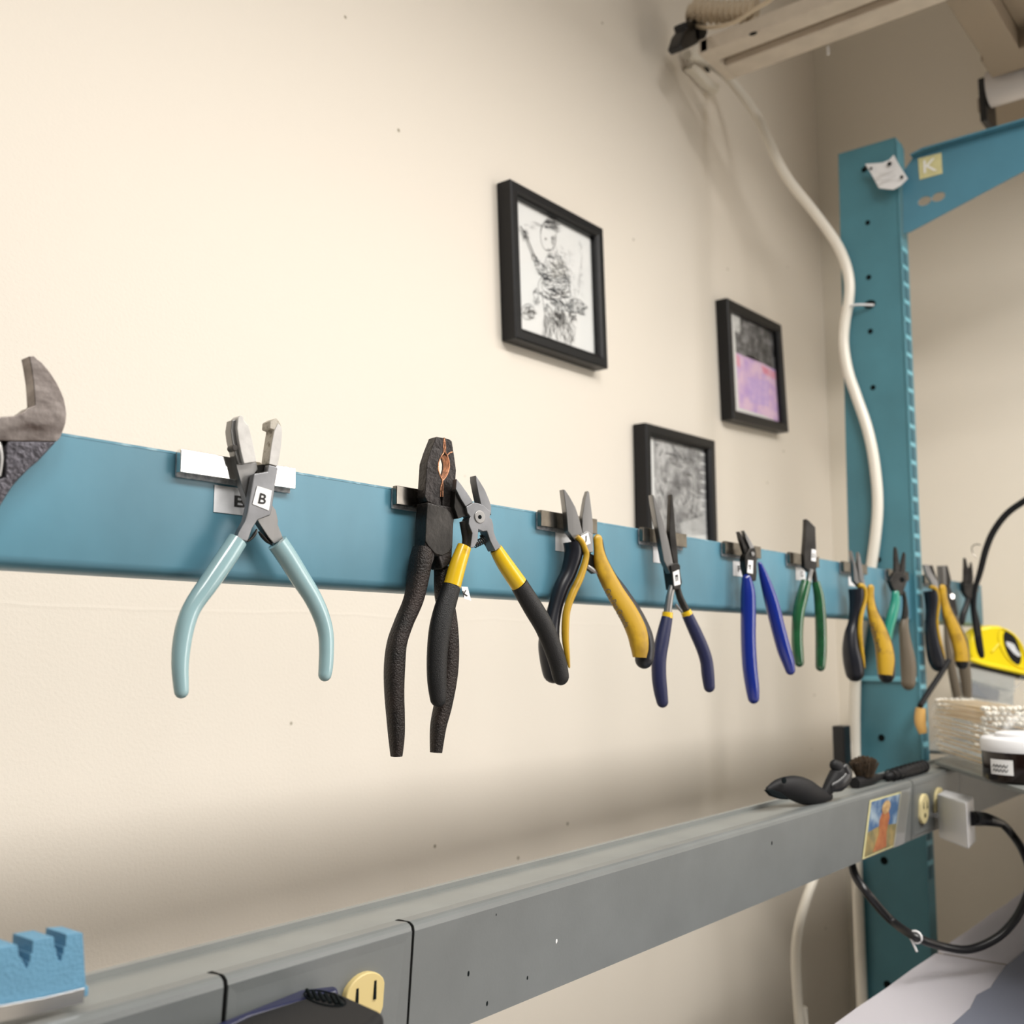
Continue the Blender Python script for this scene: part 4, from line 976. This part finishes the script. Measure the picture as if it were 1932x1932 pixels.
# squat brown jar
jc = onZ((1934, 1474), TZ); jr = .040
jar = thing('brown_jar', 'squat dark brown jar with a white lid and small written label, at the right edge', 'jar', (jc.x, jc.y, TZ))
bm = bmesh.new(); add_lathe(bm, [(jr-.003, 0), (jr, .003), (jr, .030), (jr-.002, .033)], (0, 0, 0)); finish(bm, 'jar_body', M['amber'], jar, angle=50)
bm = bmesh.new(); add_lathe(bm, [(jr+.0005, .031), (jr+.001, .033), (jr+.001, .0425), (jr-.001, .045), (jr-.012, .0455)], (0, 0, 0)); lid = finish(bm, 'jar_lid', M['white'], jar, angle=50); lid['label'] = 'white lid'
bm = bmesh.new(); add_lathe(bm, [(jr-.014, .045), (jr-.014, .049), (jr-.017, .050)], (0, 0, 0)); finish(bm, 'lid_button', M['white'], lid, angle=50)
va = math.atan2(CAM.y-jc.y, CAM.x-jc.x)
bm = bmesh.new(); gr = []
for i in range(9):
    a = va-.72+.62*i/8-.15
    gr.append([bm.verts.new(((jr+.0004)*math.cos(a), (jr+.0004)*math.sin(a), z)) for z in (.009, .024)])
for a, b in zip(gr, gr[1:]): bm.faces.new((a[0], b[0], b[1], a[1]))
lb_ = finish(bm, 'paper_label', M['label'], jar); lb_['label'] = 'small white label with scribbled writing'
for zz in (.013, .0175):
    tube('scribble', [((jr+.0007)*math.cos(va-.80+.42*i/9), (jr+.0007)*math.sin(va-.80+.42*i/9), zz+(.0016 if i % 2 else -.0012)) for i in range(10)], .0004, M['ink'], lb_, n=5, k=3)

# dark tub behind the jar
tc0 = onZ((1936, 1414), TZ)
tub = thing('black_tub', 'low black tub behind the brown jar at the right edge', 'tub', (tc0.x, tc0.y, TZ))
bm = bmesh.new(); add_lathe(bm, [(.030, 0), (.033, .004), (.034, .046), (.036, .047), (.036, .055), (.030, .056)], (0, 0, 0)); finish(bm, 'tub_body', M['blackp'], tub, angle=50)

# clear box and yellow tape measure on top, both tilted
fb = Fr((1862, 1310), 0.0, 50, y=-.312)
cbx = fb.root('clear_box', 'clear plastic box holding slate grey parts under the yellow tape measure', 'box')
T_ = crop(1720, 1100, .19666)
fq = T_((560, 925), (985, 1040), (975, 1490), (545, 1470))
fb.plate('box_shell', fq, -.06, .0, M['clearbox'], cbx, bevel=.002)
fb.plate('box_lid', T_((552, 806), (995, 908), (990, 1045), (552, 925)), -.062, .001, M['clearbox'], cbx, bevel=.001)
fb.plate('box_contents', T_((580, 955), (850, 1030), (835, 1150), (575, 1075)), -.05, -.003, M['greyfill'], cbx, bevel=.002)
ft = Fr((1890, 1230), 0.0, 46, y=-.318)
tm = ft.root('tape_measure', 'bright yellow tape measure with an oval black badge on the clear box', 'tape measure')
body = T_((560, 560), (600, 470), (660, 425), (760, 405), (850, 410), (930, 440), (1000, 500), (1060, 580), (1110, 700), (1140, 830), (1150, 905), (1050, 885), (900, 850), (760, 810), (660, 775), (575, 740), (545, 660))
ft.plate('tape_case', body, -.032, 0, M['yellowp'], tm, bevel=.006, bseg=4)
ft.tube('base_bead', T_((570, 735, 40), (700, 775, 46), (900, 822, 46), (1120, 872, 46)), M['yellowp'], tm, w=.001, end=True, start=True)
ft.plate('black_base', T_((560, 770), (700, 800), (900, 850), (1130, 905), (1130, 935), (900, 880), (700, 832), (560, 795)), -.031, -.001, M['blackp'], tm, bevel=.001)
ring = [T_((968+58*math.cos(a)*1.0+70*math.sin(a)*1.0*.9, 622-30*math.cos(a)*.9+160*math.sin(a)))[0] for a in [i*2*PI/28 for i in range(28)]]
bd_ = ft.plate('oval_badge', ring, -.002, .0012, M['blackm'], tm, bevel=.0006)
ft.plate('badge_print', T_((905, 560), (950, 570), (985, 590), (1010, 640), (1050, 690), (1030, 710), (985, 680), (950, 640), (915, 600)), .001, .0016, M['labeld'], bd_, bevel=0)
ft.tube('raised_rib', T_((770, 660, 26), (830, 590, 30)), M['yellowp'], tm, w=.0005, start=True)
ft.tube('case_rim', T_((850, 440, 18), (880, 440, 20), (980, 500, 22), (1060, 610, 22), (1110, 760, 20)), M['yellowp'], tm, w=.0005)
tube_l = ft.tube('rim_bead', T_((850, 440, 18), (835, 520, 22), (860, 620, 22), (920, 720, 22), (1000, 790, 20), (1080, 820, 18)), M['yellowp'], tm, w=.0005)

# rod with wooden end leaning behind the pliers
rod = [onX(p, x) for p, x in (((1790, 1246), 1.50), ((1772, 1276), 1.475), ((1752, 1306), 1.445), ((1736, 1332), 1.42))]
rt = thing('wood_ended_rod', 'thin black rod with a pale wooden end leaning beside the swab bag', 'tool', rod[3])
rr = lambda P: Vector(P)-rod[3]
tube('rod', [rr(p) for p in rod], .0038, M['blackm'], rt, n=10)
wp = [onX(p, 1.42) for p in ((1737, 1336), (1736, 1350), (1737, 1366), (1742, 1384))]
tube('wooden_end', [rr(p) for p in wp], [.0062, .0072, .0072, .005], M['wood'], rt, n=14)['label'] = 'pale wooden end'

# gooseneck arm with a loop of wire
gn = [onX(p, 1.60) for p in ((1990, 920), (1955, 932), (1930, 947), (1900, 969), (1876, 1000), (1861, 1034), (1849, 1080), (1840, 1112), (1838, 1150), (1842, 1200))]
gk = thing('lamp_arm', 'thin black curved lamp arm rising past the far end of the rail', 'lamp arm', gn[8])
gl = lambda P: Vector(P)-gn[8]
tube('curved_arm', [gl(p) for p in gn], [.0046]*6+[.0042, .0035, .003, .003], M['blackm'], gk, n=12)
wl = [onX(p, 1.60) for p in ((1843, 1053), (1835, 1043), (1834, 1032), (1842, 1027), (1850, 1028))]
tube('wire_loop', [gl(p) for p in wl], .0007, M['chrome_dim'], gk, n=6)

# ------------------------------------------------------------------ picture frames
def picture(name, label, corners, dep=.022, fw=.0155, flat=.004):
    """corners: px of the front outer corners TL, BL, BR, TR"""
    yfnt = -dep
    P = [onY(p, yfnt) for p in corners]
    c = sum(P, Vector())/4; root = thing(name, label, 'picture frame', (c.x, 0, c.z), 0, 'black picture frames on the wall')
    o0 = Vector((c.x, 0, c.z)); P = [p-o0 for p in P]
    cc = sum(P, Vector())/4
    ex = ((P[3]-P[0])+(P[2]-P[1])).length/2; ez = ((P[0]-P[1])+(P[3]-P[2])).length/2
    def ins(k, d, y):
        # inset the quad by d
        v = P[k]; h = (P[3]-P[0]).normalized() if k in (0, 3) else (P[2]-P[1]).normalized(); u = (P[0]-P[1]).normalized() if k in (0, 1) else (P[3]-P[2]).normalized()
        sx = 1 if k in (0, 1) else -1; sz = -1 if k in (0, 3) else 1
        r = v+h*(sx*d)+u*(sz*d); return Vector((r.x, y, r.z))
    loops = [(0, -.001), (0, yfnt+.0015), (.0015, yfnt), (fw-.005, yfnt), (fw-.002, yfnt+.0015), (fw, yfnt+.004), (fw, yfnt+.012), (fw-.003, yfnt+.012)]
    bm = bmesh.new()
    L = [[bm.verts.new(ins(k, d, y)) for k in range(4)] for d, y in loops]
    for a, b in zip(L, L[1:]):
        for k in range(4): bm.faces.new((a[k], a[(k+1) % 4], b[(k+1) % 4], b[k]))
    finish(bm, 'frame_moulding', M['frame'], root, smooth=False)
    yp = yfnt+.0105
    paper = prism('paper', [ins(k, fw-.002, yp) for k in range(4)], [ins(k, fw-.002, yp+.001) for k in range(4)], M['paper'], root)
    prism('glass_pane', [ins(k, fw-.001, yp-.002) for k in range(4)], [ins(k, fw-.001, yp-.0012) for k in range(4)], M['glass'], root, smooth=False)
    prism('backing_board', [ins(k, fw-.004, yp+.002) for k in range(4)], [ins(k, fw-.004, -.001) for k in range(4)], M['frame'], root, smooth=False)
    return root, paper, o0, yp
def strokes(parent, o0, y, segs, m, name):
    bm = bmesh.new()
    for pts, w in segs:
        V = [onY(p, y)-o0 for p in pts]
        for a, b in zip(V, V[1:]):
            d = b-a
            if d.length < 1e-6: continue
            s = Vector((-d.z, 0, d.x)).normalized()*(w/2)
            q_ = [bm.verts.new(p) for p in (a-s, b-s, b+s, a+s)]
            bm.faces.new(q_)
    for v in bm.verts: v.co.y = y
    return finish(bm, name, m, parent, smooth=False)
cP = crop(920, 320, .37267)
root1, pap1, o1, yp1 = picture('picture_frame', 'large upper black frame with a pencil figure on white paper', cP((118, 45), (145, 852), (612, 1008), (586, 298)))
R = random.Random(3)
def hatch(cx, cy, rx, ry, n, ang, jit=.5, ln=.5, rot=0, w=(.00025, .00065)):
    out = []
    for i in range(int(n*.8)):
        a = R.random()*2*PI; r = math.sqrt(R.random())
        x = rx*r*math.cos(a); y = ry*r*math.sin(a)
        xr = x*math.cos(rot)-y*math.sin(rot); yr = x*math.sin(rot)+y*math.cos(rot)
        an = ang+R.uniform(-jit, jit); l = R.uniform(.2, 1)*ln*min(rx, ry)
        p0 = (cx+xr, cy+yr); bend = R.uniform(-.25, .25)
        pts = [p0, (p0[0]+l*math.cos(an)*.5-l*bend*math.sin(an), p0[1]+l*math.sin(an)*.5+l*bend*math.cos(an)), (p0[0]+l*math.cos(an), p0[1]+l*math.sin(an))]
        out.append((cP(*pts), R.uniform(*w)))
    return out
def ell(cx, cy, rx, ry, a0=0, a1=2*PI, w=.0007, rot=0, n=22):
    pts = []
    for i in range(n+1):
        a = a0+(a1-a0)*i/n; x = rx*math.cos(a); y = ry*math.sin(a)
        pts.append((cx+x*math.cos(rot)-y*math.sin(rot), cy+x*math.sin(rot)+y*math.cos(rot)))
    return (cP(*pts), w)
mid_ = []; drk = []; lgt = []
# a standing draped figure holding a long staff
mid_ += [ell(308, 335, 40, 78), ell(312, 320, 44, 60, PI, 2*PI)]
mid_ += hatch(316, 275, 36, 34, 90, .3, .3, 1.2) + hatch(335, 370, 14, 45, 40, 1.4, .3, 1.5)
drk += hatch(292, 350, 10, 7, 14, .2, .3, 1) + hatch(322, 345, 9, 6, 12, .2, .3, 1) + hatch(305, 405, 12, 4, 12, .1, .2, 2) + hatch(318, 432, 28, 10, 26, .5, .5, 2) + hatch(310, 262, 26, 14, 30, .3, .4, 1.5)
drk += [(cP((165, 285), (195, 330), (215, 380), (235, 430), (262, 480)), .0016), (cP((160, 300), (190, 345), (228, 440)), .0010)]
drk += hatch(185, 322, 14, 26, 40, 1.0, .4, 2) + hatch(232, 440, 14, 26, 34, 1.1, .5, 2)
mid_ += hatch(270, 510, 26, 60, 90, .5, .5, 1.1, -.5) + hatch(340, 470, 50, 40, 90, .9, .5, .8)
mid_ += hatch(335, 560, 70, 60, 170, .2, .5, .6) + [ell(335, 590, 80, 70, 0, PI*2, .0006), ell(335, 585, 62, 52, 0, PI*2, .0006)]
drk += hatch(335, 630, 75, 30, 110, .3, .6, 1.0) + hatch(345, 690, 60, 45, 130, 1.2, .7, .8) + hatch(355, 745, 45, 40, 140, 1.3, .6, .9)
drk += hatch(430, 700, 30, 60, 120, 1.0, .7, 1.0) + hatch(470, 700, 24, 30, 46, .2, .7, 1.1) + hatch(245, 640, 18, 45, 60, 1.4, .5, 1.0) + hatch(205, 715, 32, 34, 70, .7, 1.2, .9)
mid_ += [ell(205, 720, 34, 40), ell(445, 690, 40, 34)]
mid_ += hatch(300, 790, 24, 70, 70, 1.45, .2, 2) + hatch(400, 810, 40, 60, 90, 1.3, .4, 1.2) + hatch(340, 810, 30, 50, 40, 1.5, .2, 1.4)
lgt += hatch(380, 470, 50, 90, 60, 1.1, .4, .8) + hatch(240, 280, 60, 16, 24, .2, .2, 2) + hatch(420, 600, 60, 80, 40, 1.2, .4, .6) + hatch(470, 470, 8, 120, 40, 1.5, .1, 3)
mid_ += [(cP((395, 470), (415, 560), (420, 640)), .0006), (cP((300, 440), (280, 500), (285, 560)), .0006), (cP((275, 620), (290, 740), (295, 840)), .0007), (cP((420, 760), (410, 860), (415, 880)), .0007)]
strokes(pap1, o1, yp1-.0002, lgt, M['pencil3'], 'light_pencil_lines'); strokes(pap1, o1, yp1-.0003, mid_, M['pencil'], 'pencil_lines'); strokes(pap1, o1, yp1-.0004, drk, M['pencil2'], 'dark_pencil_lines')

root2, pap2, o2, yp2 = picture('picture_frame', 'right-hand black frame whose drawing is grey above and pink below', cP((1215, 648), (1245, 1262), (1526, 1330), (1488, 785)))
def patch(parent, o0, y, pts, m, name):
    V = [onY(p, y)-o0 for p in cP(*pts)]; return prism(name, V, [v+Vector((0, .0001, 0)) for v in V], m, parent, smooth=False)
patch(pap2, o2, yp2-.0002, ((1243, 715), (1280, 735), (1450, 815), (1475, 1025), (1400, 985), (1300, 945), (1258, 925)), M['smudged'], 'grey_wash')
patch(pap2, o2, yp2-.0002, ((1258, 925), (1300, 945), (1330, 940), (1400, 985), (1475, 1025), (1490, 1275), (1465, 1275), (1400, 1245), (1272, 1205)), M['pink'], 'pink_wash')
patch(pap2, o2, yp2-.0004, ((1258, 930), (1275, 950), (1280, 1005), (1262, 990)), M['red'], 'rose_wash')
patch(pap2, o2, yp2-.0004, ((1385, 990), (1475, 1035), (1478, 1075), (1395, 1030)), M['red'], 'rose_wash')
patch(pap2, o2, yp2-.0004, ((1312, 1050), (1420, 1070), (1425, 1200), (1330, 1180)), M['violet'], 'violet_wash')
sg = []
for i in range(170):
    x = R.uniform(1255, 1450); y = 735+(x-1255)*.45+R.uniform(10, 190)*(1-(x-1255)/900)
    a = R.choice((0.45, 1.5, 1.5, .45))+R.uniform(-.15, .15); l = R.uniform(10, 40)
    if y+l*math.sin(a) > 935+(x-1258)*.42: continue
    sg.append((cP((x, y), (x+l*math.cos(a), y+l*math.sin(a))), R.uniform(.0004, .0012)))
strokes(pap2, o2, yp2-.0004, sg, M['pencil2'], 'pencil_lines')
patch(pap2, o2, yp2-.0003, ((1246, 722), (1276, 738), (1280, 830), (1250, 815)), M['paper'], 'pale_corner')
strokes(pap2, o2, yp2-.0005, [(cP((1248, 735+k*12), (1276, 748+k*12)), .0008) for k in range(7)], M['pencil'], 'pencil_bars')

root3, pap3, o3, yp3 = picture('picture_frame', 'lower black frame half hidden by the rail, with a dense grey drawing', cP((803, 1280), (820, 2030), (1172, 2075), (1152, 1372)))
patch(pap3, o3, yp3-.0002, ((838, 1350), (1115, 1425), (1128, 1960), (852, 1930)), M['smudge'], 'grey_wash')
sg = []; sl = []; sd = []
for i in range(420):
    x = R.uniform(845, 1100); y = R.uniform(1375, 1850)
    a = R.choice((1.4, 1.2, .4, 1.8))+R.uniform(-.4, .4); l = R.uniform(12, 60)
    dens = math.exp(-((x-990)/70)**2)
    if R.random() > .35+.6*dens: continue
    if x+l*math.cos(a) > 1112 or x+l*math.cos(a) < 842: continue
    (sd if R.random() < .25 else sg).append((cP((x, y), (x+l*.5*math.cos(a)+R.uniform(-4, 4), y+l*.5*math.sin(a)), (x+l*math.cos(a), y+l*math.sin(a))), R.uniform(.0004, .0016)))
for i in range(26):
    x = 975+i*5; sl.append((cP((x, 1790-i*1.5), (x+18, 1850), (x+50, 1900-i*1.2)), .0014))
sl += [(cP((845, 1560), (880, 1650), (905, 1750)), .0013), (cP((915, 1560), (890, 1700)), .0013), (cP((1050, 1560), (1055, 1650), (1040, 1760)), .0012)]
for k in range(7): sl.append((cP((1078, 1440+k*46), (1104, 1447+k*46)), .0022))
strokes(pap3, o3, yp3-.0003, sg, M['pencil'], 'pencil_lines'); strokes(pap3, o3, yp3-.0004, sd, M['pencil2'], 'dark_pencil_lines'); strokes(pap3, o3, yp3-.0005, sl, M['paper'], 'erased_highlights')

# ------------------------------------------------------------------ overhead frame
oz = 2.10
of = thing('overhead_frame', 'cream metal overhead frame jutting from the wall at the top right', 'light frame', (1.33, -.04, oz))
ol = lambda x, y, z: Vector((x-1.33, y+.04, z-oz))
def obox(name, lo, hi, m, bev=.002): return box(name, ol(*lo), ol(*hi), m, of, bevel=bev)
obox('end_beam', (1.283, -1.6, oz), (1.316, -.078, oz+.022), M['cream_metal'])
obox('beam_channel', (1.314, -1.6, oz+.010), (1.337, -.086, oz+.018), M['brown_metal'], .0005)
obox('end_beam', (1.335, -1.6, oz), (1.375, -.086, oz+.022), M['cream_metal'])
obox('end_cap', (1.283, -.092, oz-.0008), (1.375, -.076, oz+.021), M['cream_metal'])
obox('long_beam', (1.375, -.44, oz), (1.56, -.392, oz+.05), M['brown_metal'])
obox('cross_beam', (1.556, -1.7, oz), (1.616, -.388, oz+.05), M['brown_metal'])
obox('top_shelf', (1.275, -1.7, oz+.055), (1.895, -.40, oz+.075), M['cream_metal'])
obox('light_block_panel', (1.275, -1.7, oz+.075), (1.285, -.43, oz+.65), M['cream_metal'])  # unseen panel added to keep ceiling light off the upper right wall
obox('inner_panel', (1.375, -1.7, oz+.03), (1.56, -.44, oz+.04), M['brown_metal'])
obox('outer_panel', (1.70, -1.7, oz-.004), (1.86, -.345, oz+.02), M['brown_metal'])
obox('tube_bracket', (1.64, -.372, oz-.05), (1.70, -.362, oz+.02), M['blackp'])
tube('lamp_tube', [ol(1.652, -.375, oz+.002), ol(1.652, -1.25, oz+.002)], .027, M['tubew'], of, n=16, smooth_path=False)
P = onZ((1421, 64), oz-.0012); n = 10
f = [ol(P.x+.004*math.cos(2*PI*i/n), P.y+.006*math.sin(2*PI*i/n), oz-.0012) for i in range(n)]
prism('screw_hole', f, [v+Vector((0, 0, .0006)) for v in f], M['hole'], of)
P = onZ((1562, 88), oz); tube('small_peg', [ol(P.x, P.y, oz), ol(P.x, P.y, oz-.012)], .002, M['white'], of, n=8, smooth_path=False)

# corrugated hose, black plug, cable anchor at the wall
h0 = thing('corrugated_hose', 'beige corrugated hose looped twice above the end of the overhead frame', 'hose', onY((1360, 30), -.08))
hl = lambda P: Vector(P)-h0.location
def hose(a, b, d0, d1, R_):
    A_, B_ = onY(a, d0), onY(b, d1); bm = bmesh.new(); P_ = []; rr_ = []
    nr = 11
    for i in range(nr*6+1):
        t = i/(nr*6); P_.append(hl(A_.lerp(B_, t)+Vector((0, 0, -.004*math.sin(PI*t))))); rr_.append(R_*(1+.22*math.cos(2*PI*t*nr)))
    add_tube(bm, P_, rr_, 14); finish(bm, 'hose_length', M['hose'], h0, angle=60)
hose((1300, 24), (1420, 27), -.05, -.14, .0105)
hose((1312, 13), (1428, 14), -.075, -.165, .0105)
P0 = onY((1312, 66), -.05)
pg = thing('black_plug', 'black plug hanging under the corrugated hose where wall and overhead frame meet', 'plug', P0)
pgo = [onY(p, -.06)-P0 for p in ((1294, 40), (1318, 36), (1334, 44), (1335, 62), (1330, 74), (1310, 86), (1290, 95), (1283, 85), (1290, 62), (1297, 52))]
prism('plug_body', pgo, [v+Vector((0, .022, 0)) for v in pgo], M['blackp'], pg, bevel=.003, bseg=3)
sd_ = [onY(p, -.063)-P0 for p in ((1318, 38), (1334, 45), (1335, 62), (1330, 74), (1319, 72))]
prism('plug_rim', sd_, [v+Vector((0, .003, 0)) for v in sd_], M['blackm'], pg, bevel=.001)
an = thing('cable_anchor', 'small white cable anchor strap below the plug on the wall', 'cable anchor', onY((1330, 140), -.01))
anl = lambda P: Vector(P)-an.location
tube('anchor_strap', [anl(onY(p, -.012)) for p in ((1318, 82), (1310, 96), (1304, 112), (1303, 122))], [.003, .0028, .002, .002], M['cable'], an, n=8)
bm = bmesh.new()
A_ = onY((1306, 124), -.012); B_ = onY((1357, 168), -.012)
aq = [anl(onY(p, -.016)) for p in ((1310, 120), (1322, 128), (1340, 148), (1360, 162), (1356, 174), (1334, 158), (1316, 138), (1304, 128))]
prism('anchor_base', aq, [v+Vector((0, .014, 0)) for v in aq], M['cable'], an, bevel=.001)
f = [anl(onY(p, -.0175)) for p in ((1328, 125), (1336, 128), (1341, 136), (1334, 136))]
prism('anchor_slot', f, [v+Vector((0, .001, 0)) for v in f], M['hole'], an)
wq = [onY(p, d) for p, d in (((1296, 46), -.03), ((1340, 52), -.10), ((1385, 42), -.15), ((1420, 20), -.19), ((1450, 2), -.22), ((1475, -20), -.25))]
wv = tube('loose_wire', wq, .003, M['hose'], None, n=8); reparent_origin(wv, wq[0]); tag(wv, 'thin beige wire trailing along the top of the overhead frame', 'wire')

# ------------------------------------------------------------------ lights
def area(name, loc, size, sy, energy, col, rot=(0, 0, 0)):
    l = bpy.data.lights.new(name, 'AREA'); l.shape = 'RECTANGLE'; l.size = size; l.size_y = sy; l.energy = energy; l.color = col
    o = bpy.data.objects.new(name, l); o.location = loc; o.rotation_euler = rot; COL.objects.link(o); return o
area('ceiling_light', (-1.0, -2.6, 3.5), .7, 1.2, 66, (1.0, .965, .915))
area('bench_lamp', (.95, -1.05, 2.09), 1.5, .26, 31, (1.0, .965, .915))
area('side_window', (1.86, -2.3, 1.62), 1.35, 1.25, 30, (1.0, .955, .92), (0, math.radians(90), 0))
w = bpy.data.worlds.new('room_light'); SC.world = w; w.use_nodes = True
w.node_tree.nodes['Background'].inputs[0].default_value = (1.0, .97, .93, 1); w.node_tree.nodes['Background'].inputs[1].default_value = .09

# ------------------------------------------------------------------ camera
cd = bpy.data.cameras.new('camera'); cam = bpy.data.objects.new('camera', cd); COL.objects.link(cam)
cd.sensor_width = 36; cd.lens = 36*F/1932; cd.clip_start = .01
mw = Matrix.Identity(4)
for i, v in enumerate((RGT, UP, -FWD)):
    for j in range(3): mw[j][i] = v[j]
mw.translation = CAM; cam.matrix_world = mw
cd.dof.use_dof = True; cd.dof.focus_distance = .66; cd.dof.aperture_fstop = 9.5
SC.camera = cam
SC.view_settings.view_transform = 'Standard'; SC.view_settings.look = 'None'; SC.view_settings.gamma = 1; SC.view_settings.exposure = -.1
SC.cycles.use_denoising = True
SC.cycles.max_bounces = 8; SC.cycles.transparent_max_bounces = 12
